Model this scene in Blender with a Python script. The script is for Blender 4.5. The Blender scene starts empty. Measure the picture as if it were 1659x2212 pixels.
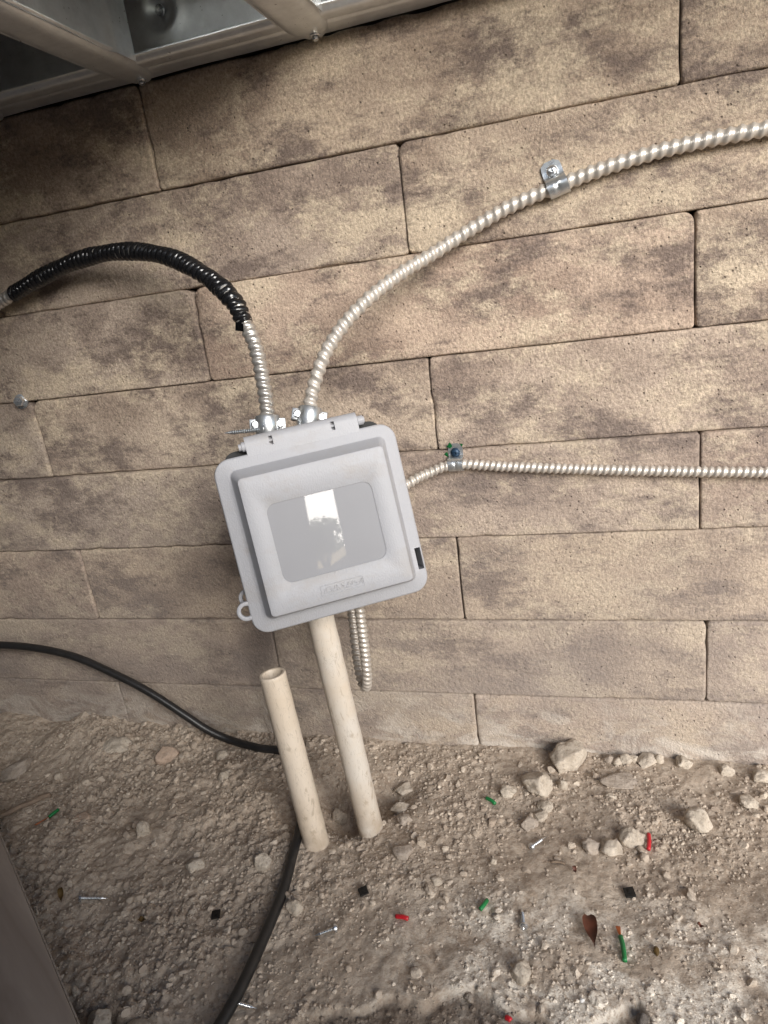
import bpy, bmesh, math, random
import numpy as np
from mathutils import Vector, Matrix, noise as mnoise
R = math.radians
scene = bpy.context.scene
COL = scene.collection

# ------------------------------------------------------------------ camera
cam_d = bpy.data.cameras.new('camera')
cam = bpy.data.objects.new('camera', cam_d); COL.objects.link(cam)
right = Vector((0.95772, 0.25584, -0.13158)); down = Vector((-0.04284, -0.32546, -0.94458)); fwd = Vector((-0.28448, 0.91029, -0.30075))
m = Matrix((right, -down, -fwd)).transposed().to_4x4()
m.translation = Vector((0.02208, -0.56313, -0.10832))
cam.matrix_world = m
cam_d.sensor_fit = 'HORIZONTAL'; cam_d.sensor_width = 36.0
cam_d.lens = 1469.4 / 1659 * 36.0
cam_d.clip_start = 0.01; cam_d.clip_end = 500
scene.camera = cam
scene.render.resolution_x = 768; scene.render.resolution_y = 1024

# ------------------------------------------------------------------ sky, sun, exposure
SUN_AZ, SUN_EL = 37.0, 21.0            # azimuth measured from -Y towards +X
world = bpy.data.worlds.new('World'); scene.world = world; world.use_nodes = True
wn = world.node_tree; bg = wn.nodes['Background']
sky = wn.nodes.new('ShaderNodeTexSky'); sky.sky_type = 'NISHITA'; sky.sun_disc = False
sky.sun_elevation = R(SUN_EL); sky.sun_rotation = R(180 - SUN_AZ)
sky.air_density = 1.0; sky.dust_density = 1.0; sky.ozone_density = 1.0
wn.links.new(sky.outputs[0], bg.inputs[0]); bg.inputs[1].default_value = 0.085
sun_d = bpy.data.lights.new('sun', 'SUN'); sun_d.energy = 3.1; sun_d.angle = R(34); sun_d.color = (1.0, 0.968, 0.93)
sun = bpy.data.objects.new('sun', sun_d); COL.objects.link(sun)
sd = Vector((math.sin(R(SUN_AZ)) * math.cos(R(SUN_EL)), -math.cos(R(SUN_AZ)) * math.cos(R(SUN_EL)), math.sin(R(SUN_EL))))
sun.rotation_euler = sd.to_track_quat('Z', 'Y').to_euler()
vs = scene.view_settings
vs.view_transform = 'Standard'; vs.look = 'None'; vs.gamma = 1; vs.use_curve_mapping = False
vs.exposure = 0.93

# ------------------------------------------------------------------ helpers
def link(o, parent=None):
    COL.objects.link(o)
    if parent is not None: o.parent = parent
    return o
def tag(o, label=None, cat=None, group=None, kind=None):
    if label: o['label'] = label
    if cat: o['category'] = cat
    if group: o['group'] = group
    if kind: o['kind'] = kind
    return o
def empty(name, loc=(0, 0, 0), mat=None):
    o = bpy.data.objects.new(name, None); o.empty_display_size = 0.01
    COL.objects.link(o)
    if mat is not None: o.matrix_world = mat
    else: o.location = loc
    return o
def mesh_obj(name, verts, faces, mat, parent=None, smooth=True, loc=None):
    me = bpy.data.meshes.new(name); me.from_pydata([tuple(v) for v in verts], [], faces)
    me.materials.append(mat)
    if smooth: me.polygons.foreach_set('use_smooth', [True] * len(me.polygons))
    me.update()
    o = bpy.data.objects.new(name, me); link(o, parent)
    if loc is not None: o.location = loc
    return o
def bm_obj(name, bm, mat, parent=None, smooth=False, loc=None, sharp=None):
    me = bpy.data.meshes.new(name); bm.normal_update(); bm.to_mesh(me); bm.free(); me.materials.append(mat)
    if smooth:
        me.polygons.foreach_set('use_smooth', [True] * len(me.polygons))
        if sharp: me.set_sharp_from_angle(angle=R(sharp))
    me.update()
    o = bpy.data.objects.new(name, me); link(o, parent)
    if loc is not None: o.location = loc
    return o
def bm_box(bm, lo, hi, bevel=0.0, seg=2):
    r = bmesh.ops.create_cube(bm, size=1.0)
    c = [(a + b) / 2 for a, b in zip(lo, hi)]; s = [b - a for a, b in zip(lo, hi)]
    for v in r['verts']:
        v.co = Vector((c[0] + v.co.x * s[0], c[1] + v.co.y * s[1], c[2] + v.co.z * s[2]))
    if bevel > 0:
        es = list({e for v in r['verts'] for e in v.link_edges})
        bmesh.ops.bevel(bm, geom=es, offset=bevel, segments=seg, profile=0.5, affect='EDGES')
def bm_cyl(bm, a, b, r0, r1=None, seg=20, caps=True):
    a = Vector(a); b = Vector(b); r1 = r0 if r1 is None else r1
    d = b - a; q = d.to_track_quat('Z', 'Y').to_matrix().to_4x4()
    q.translation = (a + b) / 2
    bmesh.ops.create_cone(bm, cap_ends=caps, segments=seg, radius1=r0, radius2=r1, depth=d.length, matrix=q)
def lathe(bm, a, axis, prof, seg=24, close=False):
    """revolve profile [(r, h)] about axis from point a"""
    axis = Vector(axis).normalized(); a = Vector(a)
    q = axis.to_track_quat('Z', 'Y'); ux = q @ Vector((1, 0, 0)); uy = q @ Vector((0, 1, 0))
    rings = []
    for r, h in prof:
        rings.append([bm.verts.new(a + axis * h + (ux * math.cos(2 * math.pi * i / seg) + uy * math.sin(2 * math.pi * i / seg)) * r) for i in range(seg)])
    for A, B in zip(rings, rings[1:]):
        for i in range(seg):
            bm.faces.new((A[i], A[(i + 1) % seg], B[(i + 1) % seg], B[i]))
    if close:
        bm.faces.new(rings[0][::-1]); bm.faces.new(rings[-1])
def catmull(P, step):
    P = [np.array(p, float) for p in P]
    P = [2 * P[0] - P[1]] + P + [2 * P[-1] - P[-2]]
    out = []
    for i in range(1, len(P) - 2):
        p0, p1, p2, p3 = P[i - 1:i + 3]
        for k in range(40):
            t = k / 40
            out.append(0.5 * ((2 * p1) + (-p0 + p2) * t + (2 * p0 - 5 * p1 + 4 * p2 - p3) * t * t + (-p0 + 3 * p1 - 3 * p2 + p3) * t ** 3))
    out.append(P[-2]); out = np.array(out)
    # smooth a little and resample by arc length
    for _ in range(12):
        out[1:-1] = 0.25 * out[:-2] + 0.5 * out[1:-1] + 0.25 * out[2:]
    s = np.concatenate([[0], np.cumsum(np.linalg.norm(np.diff(out, axis=0), axis=1))])
    n = max(4, int(s[-1] / step)); t = np.linspace(0, s[-1], n + 1)
    return np.stack([np.interp(t, s, out[:, k]) for k in range(3)], 1), t
def tube(name, pts, s, radf, mat, parent=None, seg=20, cap=True):
    """radf(s_array, theta_array) -> radius array; parallel transported frames"""
    pts = np.asarray(pts); n = len(pts)
    T = np.gradient(pts, axis=0); T /= np.linalg.norm(T, axis=1)[:, None]
    N = np.zeros_like(pts); a = np.array([0, 0, 1.0]) if abs(T[0][2]) < .9 else np.array([1.0, 0, 0])
    N[0] = a - T[0] * (a @ T[0]); N[0] /= np.linalg.norm(N[0])
    for i in range(1, n):
        v = N[i - 1] - T[i] * (N[i - 1] @ T[i]); N[i] = v / np.linalg.norm(v)
    Bn = np.cross(T, N)
    th = np.linspace(0, 2 * math.pi, seg, endpoint=False)
    r = radf(s[:, None], th[None, :]) * np.ones((n, seg))
    V = pts[:, None, :] + r[..., None] * (np.cos(th)[None, :, None] * N[:, None, :] + np.sin(th)[None, :, None] * Bn[:, None, :])
    V = V.reshape(-1, 3)
    i, j = np.meshgrid(np.arange(n - 1), np.arange(seg), indexing='ij'); j2 = (j + 1) % seg
    F = np.stack([i * seg + j, i * seg + j2, (i + 1) * seg + j2, (i + 1) * seg + j], -1).reshape(-1, 4).tolist()
    if cap:
        F.append(list(range(seg))[::-1]); F.append(list(range((n - 1) * seg, n * seg)))
    return mesh_obj(name, V, F, mat, parent)
# numpy value noise -------------------------------------------------
_rs = np.random.RandomState(7); _tab = _rs.rand(256, 256)
def vnoise(x, y):
    xi = np.floor(x).astype(int); yi = np.floor(y).astype(int); fx = x - xi; fy = y - yi
    fx = fx * fx * fx * (fx * (fx * 6 - 15) + 10); fy = fy * fy * fy * (fy * (fy * 6 - 15) + 10)
    g = lambda a, b: _tab[a & 255, b & 255]
    return (g(xi, yi) * (1 - fx) + g(xi + 1, yi) * fx) * (1 - fy) + (g(xi, yi + 1) * (1 - fx) + g(xi + 1, yi + 1) * fx) * fy
def fbm(x, y, o=4):
    a = 0; w = 0.5; t = 0
    for k in range(o):
        a = a + w * (vnoise(x * 2 ** k + 17.3 * k, y * 2 ** k + 5.7 * k) - 0.5); w *= 0.5
    return a
def smooth01(e0, e1, x):
    t = np.clip((x - e0) / (e1 - e0), 0, 1); return t * t * (3 - 2 * t)

# ------------------------------------------------------------------ materials
class NT:
    def __init__(s, name):
        s.m = bpy.data.materials.new(name); s.m.use_nodes = True; s.t = s.m.node_tree
        s.b = s.t.nodes['Principled BSDF']; s.pos = None
    def n(s, typ, **kw):
        nd = s.t.nodes.new(typ)
        for k, v in kw.items(): setattr(nd, k, v)
        return nd
    def l(s, a, b): s.t.links.new(a, b)
    def setv(s, sock, v):
        if isinstance(v, bpy.types.NodeSocket): s.l(v, sock)
        else: sock.default_value = v
    def P(s, obj=False):
        if obj: return s.n('ShaderNodeTexCoord').outputs['Object']
        return s.n('ShaderNodeNewGeometry').outputs['Position']
    def mapv(s, v, scale=(1, 1, 1), loc=(0, 0, 0)):
        mp = s.n('ShaderNodeMapping'); s.l(v, mp.inputs[0]); mp.inputs['Scale'].default_value = scale
        s.setv(mp.inputs['Location'], loc); return mp.outputs[0]
    def noise(s, v, scale, detail=4, rough=.55, dist=0):
        nd = s.n('ShaderNodeTexNoise'); s.l(v, nd.inputs['Vector']); nd.inputs['Scale'].default_value = scale
        nd.inputs['Detail'].default_value = detail; nd.inputs['Roughness'].default_value = rough; nd.inputs['Distortion'].default_value = dist
        return nd.outputs['Fac']
    def voro(s, v, scale, feat='F1', out='Distance'):
        nd = s.n('ShaderNodeTexVoronoi', feature=feat); s.l(v, nd.inputs['Vector']); nd.inputs['Scale'].default_value = scale
        return nd.outputs[out]
    def ramp(s, fac, stops, interp='LINEAR'):
        nd = s.n('ShaderNodeValToRGB'); s.l(fac, nd.inputs[0]); cr = nd.color_ramp; cr.interpolation = interp
        while len(cr.elements) < len(stops): cr.elements.new(0.5)
        for e, (p, c) in zip(cr.elements, stops):
            e.position = p; e.color = (c, c, c, 1) if not isinstance(c, tuple) else (*c, 1)
        return nd.outputs['Color']
    def mix(s, fac, a, b, mode='MIX'):
        nd = s.n('ShaderNodeMix', data_type='RGBA', blend_type=mode)
        s.setv(nd.inputs['Factor'], fac)
        s.setv(nd.inputs['A'], (*a, 1) if isinstance(a, tuple) else a); s.setv(nd.inputs['B'], (*b, 1) if isinstance(b, tuple) else b)
        return nd.outputs['Result']
    def math(s, op, a, b=0.0, clamp=False):
        nd = s.n('ShaderNodeMath', operation=op, use_clamp=clamp); s.setv(nd.inputs[0], a); s.setv(nd.inputs[1], b); return nd.outputs[0]
    def bump(s, h, strength=.5, dist=.001, normal=None):
        nd = s.n('ShaderNodeBump'); s.l(h, nd.inputs['Height']); nd.inputs['Strength'].default_value = strength; nd.inputs['Distance'].default_value = dist
        if normal is not None: s.l(normal, nd.inputs['Normal'])
        return nd.outputs[0]
    def done(s, color=None, rough=None, metal=None, normal=None, spec=None):
        if color is not None: s.setv(s.b.inputs['Base Color'], (*color, 1) if isinstance(color, tuple) else color)
        if rough is not None: s.setv(s.b.inputs['Roughness'], rough)
        if metal is not None: s.setv(s.b.inputs['Metallic'], metal)
        if normal is not None: s.l(normal, s.b.inputs['Normal'])
        if spec is not None: s.setv(s.b.inputs['Specular IOR Level'], spec)
        return s.m
    def sep(s, v):
        nd = s.n('ShaderNodeSeparateXYZ'); s.l(v, nd.inputs[0]); return nd.outputs

def mat_block():
    t = NT('concrete_block'); p = t.P()
    oi = t.n('ShaderNodeObjectInfo'); cx = t.n('ShaderNodeCombineXYZ')
    t.l(t.math('MULTIPLY', oi.outputs['Random'], 37.0), cx.inputs[0]); t.l(t.math('MULTIPLY', oi.outputs['Random'], 91.0), cx.inputs[2])
    q = t.mapv(p, (1, 1, 1.7), cx.outputs[0])
    big = t.noise(q, 8, 4, .6, .3)
    col = t.ramp(big, [(.30, (.225, .174, .143)), (.44, (.320, .255, .205)), (.55, (.425, .347, .278)), (.70, (.49, .405, .318))])
    warm = t.ramp(oi.outputs['Random'], [(0.0, (1.05, .985, .96)), (.35, (.95, .955, .975)), (.65, (1.03, 1.0, .955)), (1.0, (.99, .97, .98))])
    col = t.mix(1.0, col, warm, 'MULTIPLY')
    dk = t.noise(t.mapv(q, (1, 1, 1.25), (3.1, 0, 7.7)), 9, 9, .76)
    col = t.mix(t.ramp(dk, [(.485, 0.0), (.58, .86)]), col, (.150, .115, .100))
    lt = t.ramp(t.noise(t.mapv(q, (1, 1, 1), (9.1, 2, 1.7)), 8, 9, .80), [(.49, 0.0), (.59, .8)])
    col = t.mix(lt, col, (.565, .468, .350))
    fine = t.noise(t.mapv(p, (1, 1, .9)), 480, 3, .75)
    col = t.mix(1.0, col, t.ramp(fine, [(.30, .62), (.5, 1.0), (.70, 1.33)]), 'MULTIPLY')
    pit = t.voro(p, 190); pm = t.ramp(pit, [(.06, 1.0), (.17, 0.0)])
    pm = t.math('MULTIPLY', pm, t.ramp(t.noise(p, 45, 2), [(.48, 0.0), (.6, 1.0)]))
    col = t.mix(t.math('MULTIPLY', pm, .6), col, (.12, .088, .07))
    # dust that has settled on the lower courses, salts near the dirt
    z = t.sep(p)[2]
    mr = t.n('ShaderNodeMapRange'); t.l(z, mr.inputs[0]); mr.inputs[1].default_value = -.16; mr.inputs[2].default_value = -.50; mr.inputs[3].default_value = 0; mr.inputs[4].default_value = .66
    col = t.mix(t.math('MULTIPLY', mr.outputs[0], t.ramp(big, [(.35, 1.0), (.62, .6)])), col, (.352, .305, .272))
    mr2 = t.n('ShaderNodeMapRange'); t.l(z, mr2.inputs[0]); mr2.inputs[1].default_value = -.475; mr2.inputs[2].default_value = -.545; mr2.inputs[3].default_value = 0; mr2.inputs[4].default_value = 1
    sal = t.ramp(t.noise(t.mapv(p, (1, 1, 1.6)), 17, 4, .65, 1.2), [(.47, 0.0), (.62, .85)])
    col = t.mix(t.math('MULTIPLY', mr2.outputs[0], sal), col, (.60, .545, .48))
    h = t.math('SUBTRACT', t.noise(p, 260, 4, .75), t.math('MULTIPLY', pm, .8))
    return t.done(col, .93, 0, t.bump(h, 1.0, .0022), .2)

def mat_dirt(kind):
    t = NT('dirt_' + kind); p = t.P(); x, y, z = t.sep(p)
    col = t.ramp(t.noise(p, 11, 6, .65), [(.32, (.325, .252, .192)), (.5, (.425, .342, .268)), (.68, (.505, .42, .338))])
    if kind == 'ground':
        col = t.mix(t.ramp(t.noise(p, 240, 4, .7), [(.4, 0.0), (.66, .75)]), col, (.55, .475, .39))
        col = t.mix(t.ramp(t.noise(t.mapv(p, (1, 1, 1), (3, 1, 2)), 170, 4, .7), [(.5, 0.0), (.68, .6)]), col, (.20, .152, .115))
    else:
        at = t.n('ShaderNodeAttribute', attribute_name='tint')
        col = t.mix(t.ramp(at.outputs['Fac'], [(0, 0.0), (1, 1.0)]), (.33, .262, .206), (.64, .555, .455))
        col = t.mix(t.ramp(t.noise(p, 420, 3), [(.35, .0), (.7, .4)]), col, (.31, .255, .205))
    # pale cement dust spilled towards the lower right
    def rng(s, a, b):
        mr = t.n('ShaderNodeMapRange', interpolation_type='SMOOTHSTEP'); t.l(s, mr.inputs[0]); mr.inputs[1].default_value = a; mr.inputs[2].default_value = b; return mr.outputs[0]
    wmask = t.math('MULTIPLY', rng(x, -.17, -.02), rng(y, -.135, -.205))
    pw = t.ramp(t.noise(p, 26, 6, .7, .6), [(.44, 0.0), (.55, .95)])
    pw = t.math('MULTIPLY', pw, t.ramp(t.noise(p, 380, 3, .75), [(.38, .05), (.52, 1.0)]))
    col = t.mix(t.math('MULTIPLY', wmask, pw), col, (.80, .735, .64))
    # darker undisturbed soil below the crust
    at2 = t.n('ShaderNodeAttribute', attribute_name='damp')
    col = t.mix(t.math('MULTIPLY', at2.outputs['Fac'], .55), col, (.085, .063, .050))
    h = t.noise(p, 260, 5, .75)
    return t.done(col, .96, 0, t.bump(h, .8, .0022 if kind == 'ground' else .001), .12)

def mat_stone(name, a, b, dark):
    t = NT(name); p = t.P()
    col = t.ramp(t.noise(p, 110, 5, .65), [(.3, a), (.68, b)])
    col = t.mix(t.ramp(t.noise(p, 520, 3, .6), [(.55, 0.0), (.68, .7)]), col, dark)
    col = t.mix(t.ramp(t.noise(t.mapv(p, (1, 1, 1), (4, 4, 4)), 50, 4), [(.52, 0.0), (.7, .5)]), col, (.30, .235, .175))
    h = t.math('ADD', t.noise(p, 380, 5, .7), t.math('MULTIPLY', t.noise(p, 110, 3), 1.4))
    return t.done(col, .92, 0, t.bump(h, .8, .0016), .2)

def mat_metal(name, col, rough, wear=.5, spangle=0, metal=.9):
    t = NT(name); p = t.P()
    n1 = t.noise(p, 90, 5, .65)
    c = t.mix(t.ramp(n1, [(.35, 0.0), (.7, wear)]), col, tuple(v * .62 for v in col))
    if spangle:
        c = t.mix(t.math('MULTIPLY', t.voro(p, spangle, out='Color'), .18), c, (.8, .82, .84))
    r = t.n('ShaderNodeMapRange'); t.l(t.noise(p, 300, 3), r.inputs[0]); r.inputs[3].default_value = rough * .7; r.inputs[4].default_value = rough * 1.45
    return t.done(c, r.outputs[0], metal, t.bump(t.noise(p, 700, 3), .12, .0004))

def mat_plastic_box():
    t = NT('grey_textured_plastic'); p = t.P(True)
    v = t.voro(t.mapv(p, (1, .55, 1)), 1150, 'SMOOTH_F1'); n = t.noise(p, 900, 3, .6)
    c = t.mix(t.ramp(t.noise(p, 40, 4), [(.4, 0.0), (.8, .5)]), (.365, .368, .390), (.335, .337, .354))
    c = t.mix(t.ramp(t.noise(t.mapv(p, (1, 1.6, 1), (3, 1, 2)), 28, 6, .7), [(.50, 0.0), (.72, .45)]), c, (.31, .275, .235))
    return t.done(c, .48, 0, t.bump(t.math('ADD', v, n), .24, .0005), .35)
def mat_window():
    t = NT('clear_plastic_pane'); p = t.P(True)
    c = t.mix(t.ramp(t.noise(p, 30, 3), [(.4, 0.0), (.7, .4)]), (.305, .307, .323), (.285, .286, .30))
    t.b.inputs['IOR'].default_value = 1.36
    return t.done(c, .02, 0, t.bump(t.noise(p, 35, 2), .012, .001), .5)
def mat_pvc(name, a):
    t = NT(name); p = t.P(True)
    c = t.mix(t.ramp(t.noise(p, 24, 4, .6), [(.42, 0.0), (.7, .75)]), a, (.62, .51, .385))
    # scuffs and dirt smears
    sc = t.noise(t.mapv(p, (1, 1, .35)), 90, 5, .75, 1.5)
    c = t.mix(t.ramp(sc, [(.58, 0.0), (.64, .65)]), c, (.40, .32, .235))
    ln = t.noise(t.mapv(p, (1, 1, .22)), 170, 2, .5, 2.0)
    c = t.mix(t.ramp(ln, [(.485, 0.0), (.497, .55), (.509, 0.0)]), c, (.30, .24, .18))
    z = t.sep(p)[2]
    mr = t.n('ShaderNodeMapRange'); t.l(z, mr.inputs[0]); mr.inputs[1].default_value = .06; mr.inputs[2].default_value = .0
    c = t.mix(t.math('MULTIPLY', mr.outputs[0], t.ramp(t.noise(p, 60, 5), [(.35, 0.15), (.6, .85)])), c, (.40, .32, .24))
    return t.done(c, .50, 0, t.bump(t.noise(p, 240, 4), .15, .0006), .35)
def mat_simple(name, col, rough, spec=.4, var=.25, scale=200, bump=.2, metal=0):
    t = NT(name); p = t.P(True)
    c = t.mix(t.ramp(t.noise(p, scale, 4), [(.35, 0.0), (.75, 1.0)]), col, tuple(v * (1 - var) for v in col))
    return t.done(c, rough, metal, t.bump(t.noise(p, scale * 2, 3), bump, .0004), spec)
def mat_board():
    t = NT('taupe_laminate'); p = t.P(True)
    q = t.mapv(p, (2.0, .25, 1))
    c = t.ramp(t.noise(q, 16, 5, .6, .8), [(.3, (.25, .200, .165)), (.52, (.36, .298, .25)), (.72, (.47, .40, .345))])
    return t.done(c, .33, 0, t.bump(t.noise(q, 60, 3), .1, .0005), .4)

M = {}
M['block'] = mat_block(); M['dirt'] = mat_dirt('ground'); M['clod'] = mat_dirt('clod')
M['stone'] = mat_stone('limestone_pale', (.42, .36, .29), (.58, .51, .425), (.28, .225, .175))
M['stone_pink'] = mat_stone('stone_pinkish', (.40, .295, .225), (.52, .40, .315), (.30, .22, .17))
M['stone_grey'] = mat_stone('stone_grey', (.34, .285, .235), (.45, .385, .325), (.22, .175, .14))
M['stone_dark'] = mat_stone('stone_dark', (.10, .085, .075), (.17, .15, .135), (.06, .05, .045))
M['galv'] = mat_metal('galvanized_sheet', (.80, .83, .84), .30, .5, 60, .66)
M['flex'] = mat_metal('flexible_conduit_metal', (.60, .57, .53), .30, .35, 0, .75)
M['flex_dusty'] = mat_metal('dusty_conduit_metal', (.60, .555, .50), .38, .35, 0, .5)
M['zinc'] = mat_metal('zinc_plated', (.62, .64, .65), .28, .4, 0, .85)
M['screw'] = mat_metal('screw_steel', (.70, .72, .74), .26, .4)
M['plastic'] = mat_plastic_box(); M['window'] = mat_window()
M['backbox'] = mat_simple('back_box_grey', (.34, .34, .34), .5)
M['hole'] = mat_simple('dark_interior', (.03, .03, .03), .8)
M['pvc'] = mat_pvc('pvc_cream', (.68, .59, .485)); M['pvc2'] = mat_pvc('pvc_white', (.645, .59, .52))
M['tape'] = mat_simple('black_vinyl_tape', (.010, .010, .011), .17, .6, .3, 260, .25)
M['cable'] = mat_simple('black_rubber_cable', (.022, .021, .021), .38, .45, .35, 150, .3)
M['green'] = mat_simple('green_insulation', (.012, .20, .055), .4, .5)
M['red'] = mat_simple('red_insulation', (.55, .018, .028), .4, .5)
M['copper'] = mat_metal('copper_wire', (.62, .22, .10), .3, .3)
M['blackbit'] = mat_simple('black_plastic', (.012, .011, .010), .5)
M['leaf'] = mat_simple('dry_leaf', (.115, .035, .018), .55, .4, .5, 120, .6)
M['seed'] = mat_simple('seed_husk', (.11, .065, .018), .6)
M['straw'] = mat_simple('dry_stick', (.27, .20, .145), .8)
M['bluescrew'] = mat_simple('blue_screw_coating', (.018, .045, .085), .42, .5, .4, 300, .4, .4)
M['board'] = mat_board()
M['cement'] = mat_simple('cement_board', (.20, .19, .18), .9, .2, .3, 40, .4)
M['blocker'] = mat_simple('grey_panel', (.085, .085, .095), .7, .2, .2, 20)  # kept dark so the added panels and posts bounce little light
M['stucco'] = mat_simple('salmon_stucco', (.55, .36, .27), .9, .2, .2, 8)
M['rooftile'] = mat_simple('clay_roof', (.45, .22, .14), .8, .2, .3, 8)
M['white'] = mat_simple('white_paint', (.75, .73, .70), .6, .3, .1, 10)
M['leafgreen'] = mat_simple('tree_leaves', (.07, .13, .025), .6, .3, .4, 3)
t_ = NT('tree_leaf_translucent'); tb = t_.n('ShaderNodeBsdfTranslucent'); tb.inputs[0].default_value = (.60, .80, .16, 1); mx = t_.n('ShaderNodeMixShader'); mx.inputs[0].default_value = .8
t_.done(t_.mix(t_.noise(t_.P(), 3, 3), (.06, .12, .02), (.10, .17, .035)), .6)
t_.l(t_.b.outputs[0], mx.inputs[1]); t_.l(tb.outputs[0], mx.inputs[2]); t_.l(mx.outputs[0], t_.t.nodes['Material Output'].inputs[0]); M['leafgreen'] = t_.m
M['bark'] = mat_simple('bark', (.12, .08, .055), .9, .2, .3, 20)

# ------------------------------------------------------------------ ground
G0 = -0.543
HOLE = [(-.196, -.097, .026, .034), (-.222, -.072, .024, .020), (-.165, -.070, .028, .012), (-.243, -.118, .02, .008)]
def ledge_mask(x, y):
    yl = np.interp(x, [-.22, -.118, -.068, -.056, -.035, -.001, .02, .040, .055, .2], [-.300, -.261, -.246, -.246, -.256, -.2565, -.249, -.239, -.262, -.300])
    yl = yl + .022 * fbm(x * 45, y * 20, 4)
    return smooth01(.0, .006, yl - y)
def ground_z(x, y, fine=True):
    x = np.asarray(x, float); y = np.asarray(y, float)
    far = smooth01(.05, .5, np.maximum(np.maximum(-.75 - x, x - .35), -.5 - y))
    h = .010 * fbm(x * 7 + 3, y * 7, 3) + .011 * fbm(x * 24, y * 24 + 9, 4)
    if fine:
        r = fbm(x * 75 + 40, y * 75, 3); lf = 1 + .7 * smooth01(-.15, -.3, x)
        dust = smooth01(-.10, .10, fbm(x * 13 + 50, y * 13, 3)) * .75 + .25
        h = h + .0050 * r + dust * lf * .0075 * np.abs(fbm(x * 130 + 9, y * 130, 2)) + dust * .0045 * np.abs(fbm(x * 300, y * 300 + 3, 3))
    # loose heap along the wall on the left, smoother and flatter on the right
    left = smooth01(-.10, -.40, x)
    h = h * (.66 + .55 * left)
    h = h + smooth01(-.40, -.52, x) * .010 * smooth01(-.10, -.01, y) * (1 + 2 * fbm(x * 20, y * 8, 3))
    for hx, hy, hr, hd in HOLE:
        d = ((x - hx) ** 2 + (y - hy) ** 2) / hr ** 2; h = h - hd * np.exp(-d * 1.3)
    h = h - .0055 * ledge_mask(x, y)
    return G0 + h * (1 - far)
def axis(lo, hi, step, ext_lo, ext_hi):
    a = list(np.arange(lo, hi, step)); d = step; v = lo; L = []
    while v > ext_lo: d *= 1.35; v -= d; L.append(v)
    d = step; v = a[-1]; H = []
    while v < ext_hi: d *= 1.35; v += d; H.append(v)
    return np.array(L[::-1] + a + H)
gx = axis(-.66, .22, .0013, -60, 60); gy = axis(-.37, .012, .0013, -60, .10)
X, Y = np.meshgrid(gx, gy, indexing='ij'); Zg = ground_z(X, Y)
nx, ny = X.shape
V = np.stack([X, Y, Zg], -1).reshape(-1, 3)
I, J = np.meshgrid(np.arange(nx - 1), np.arange(ny - 1), indexing='ij')
F = np.stack([I * ny + J, (I + 1) * ny + J, (I + 1) * ny + J + 1, I * ny + J + 1], -1).reshape(-1, 4)
def np_mesh(name, V, F):
    me = bpy.data.meshes.new(name); k = F.shape[1]
    me.vertices.add(len(V)); me.vertices.foreach_set('co', V.astype(np.float32).ravel())
    me.loops.add(F.size); me.loops.foreach_set('vertex_index', F.astype(np.int32).ravel())
    me.polygons.add(len(F)); me.polygons.foreach_set('loop_start', np.arange(0, F.size, k, dtype=np.int32))
    me.polygons.foreach_set('use_smooth', np.ones(len(F), bool)); me.update(calc_edges=True)
    return me
gm = np_mesh('ground', V, F); gm.materials.append(M['dirt'])
at = gm.attributes.new('damp', 'FLOAT', 'POINT'); at.data.foreach_set('value', ledge_mask(V[:, 0], V[:, 1]).astype(np.float32))
ground = bpy.data.objects.new('ground', gm); COL.objects.link(ground); tag(ground, 'rubble strewn brown dirt at the foot of the block wall', kind='structure')

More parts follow.
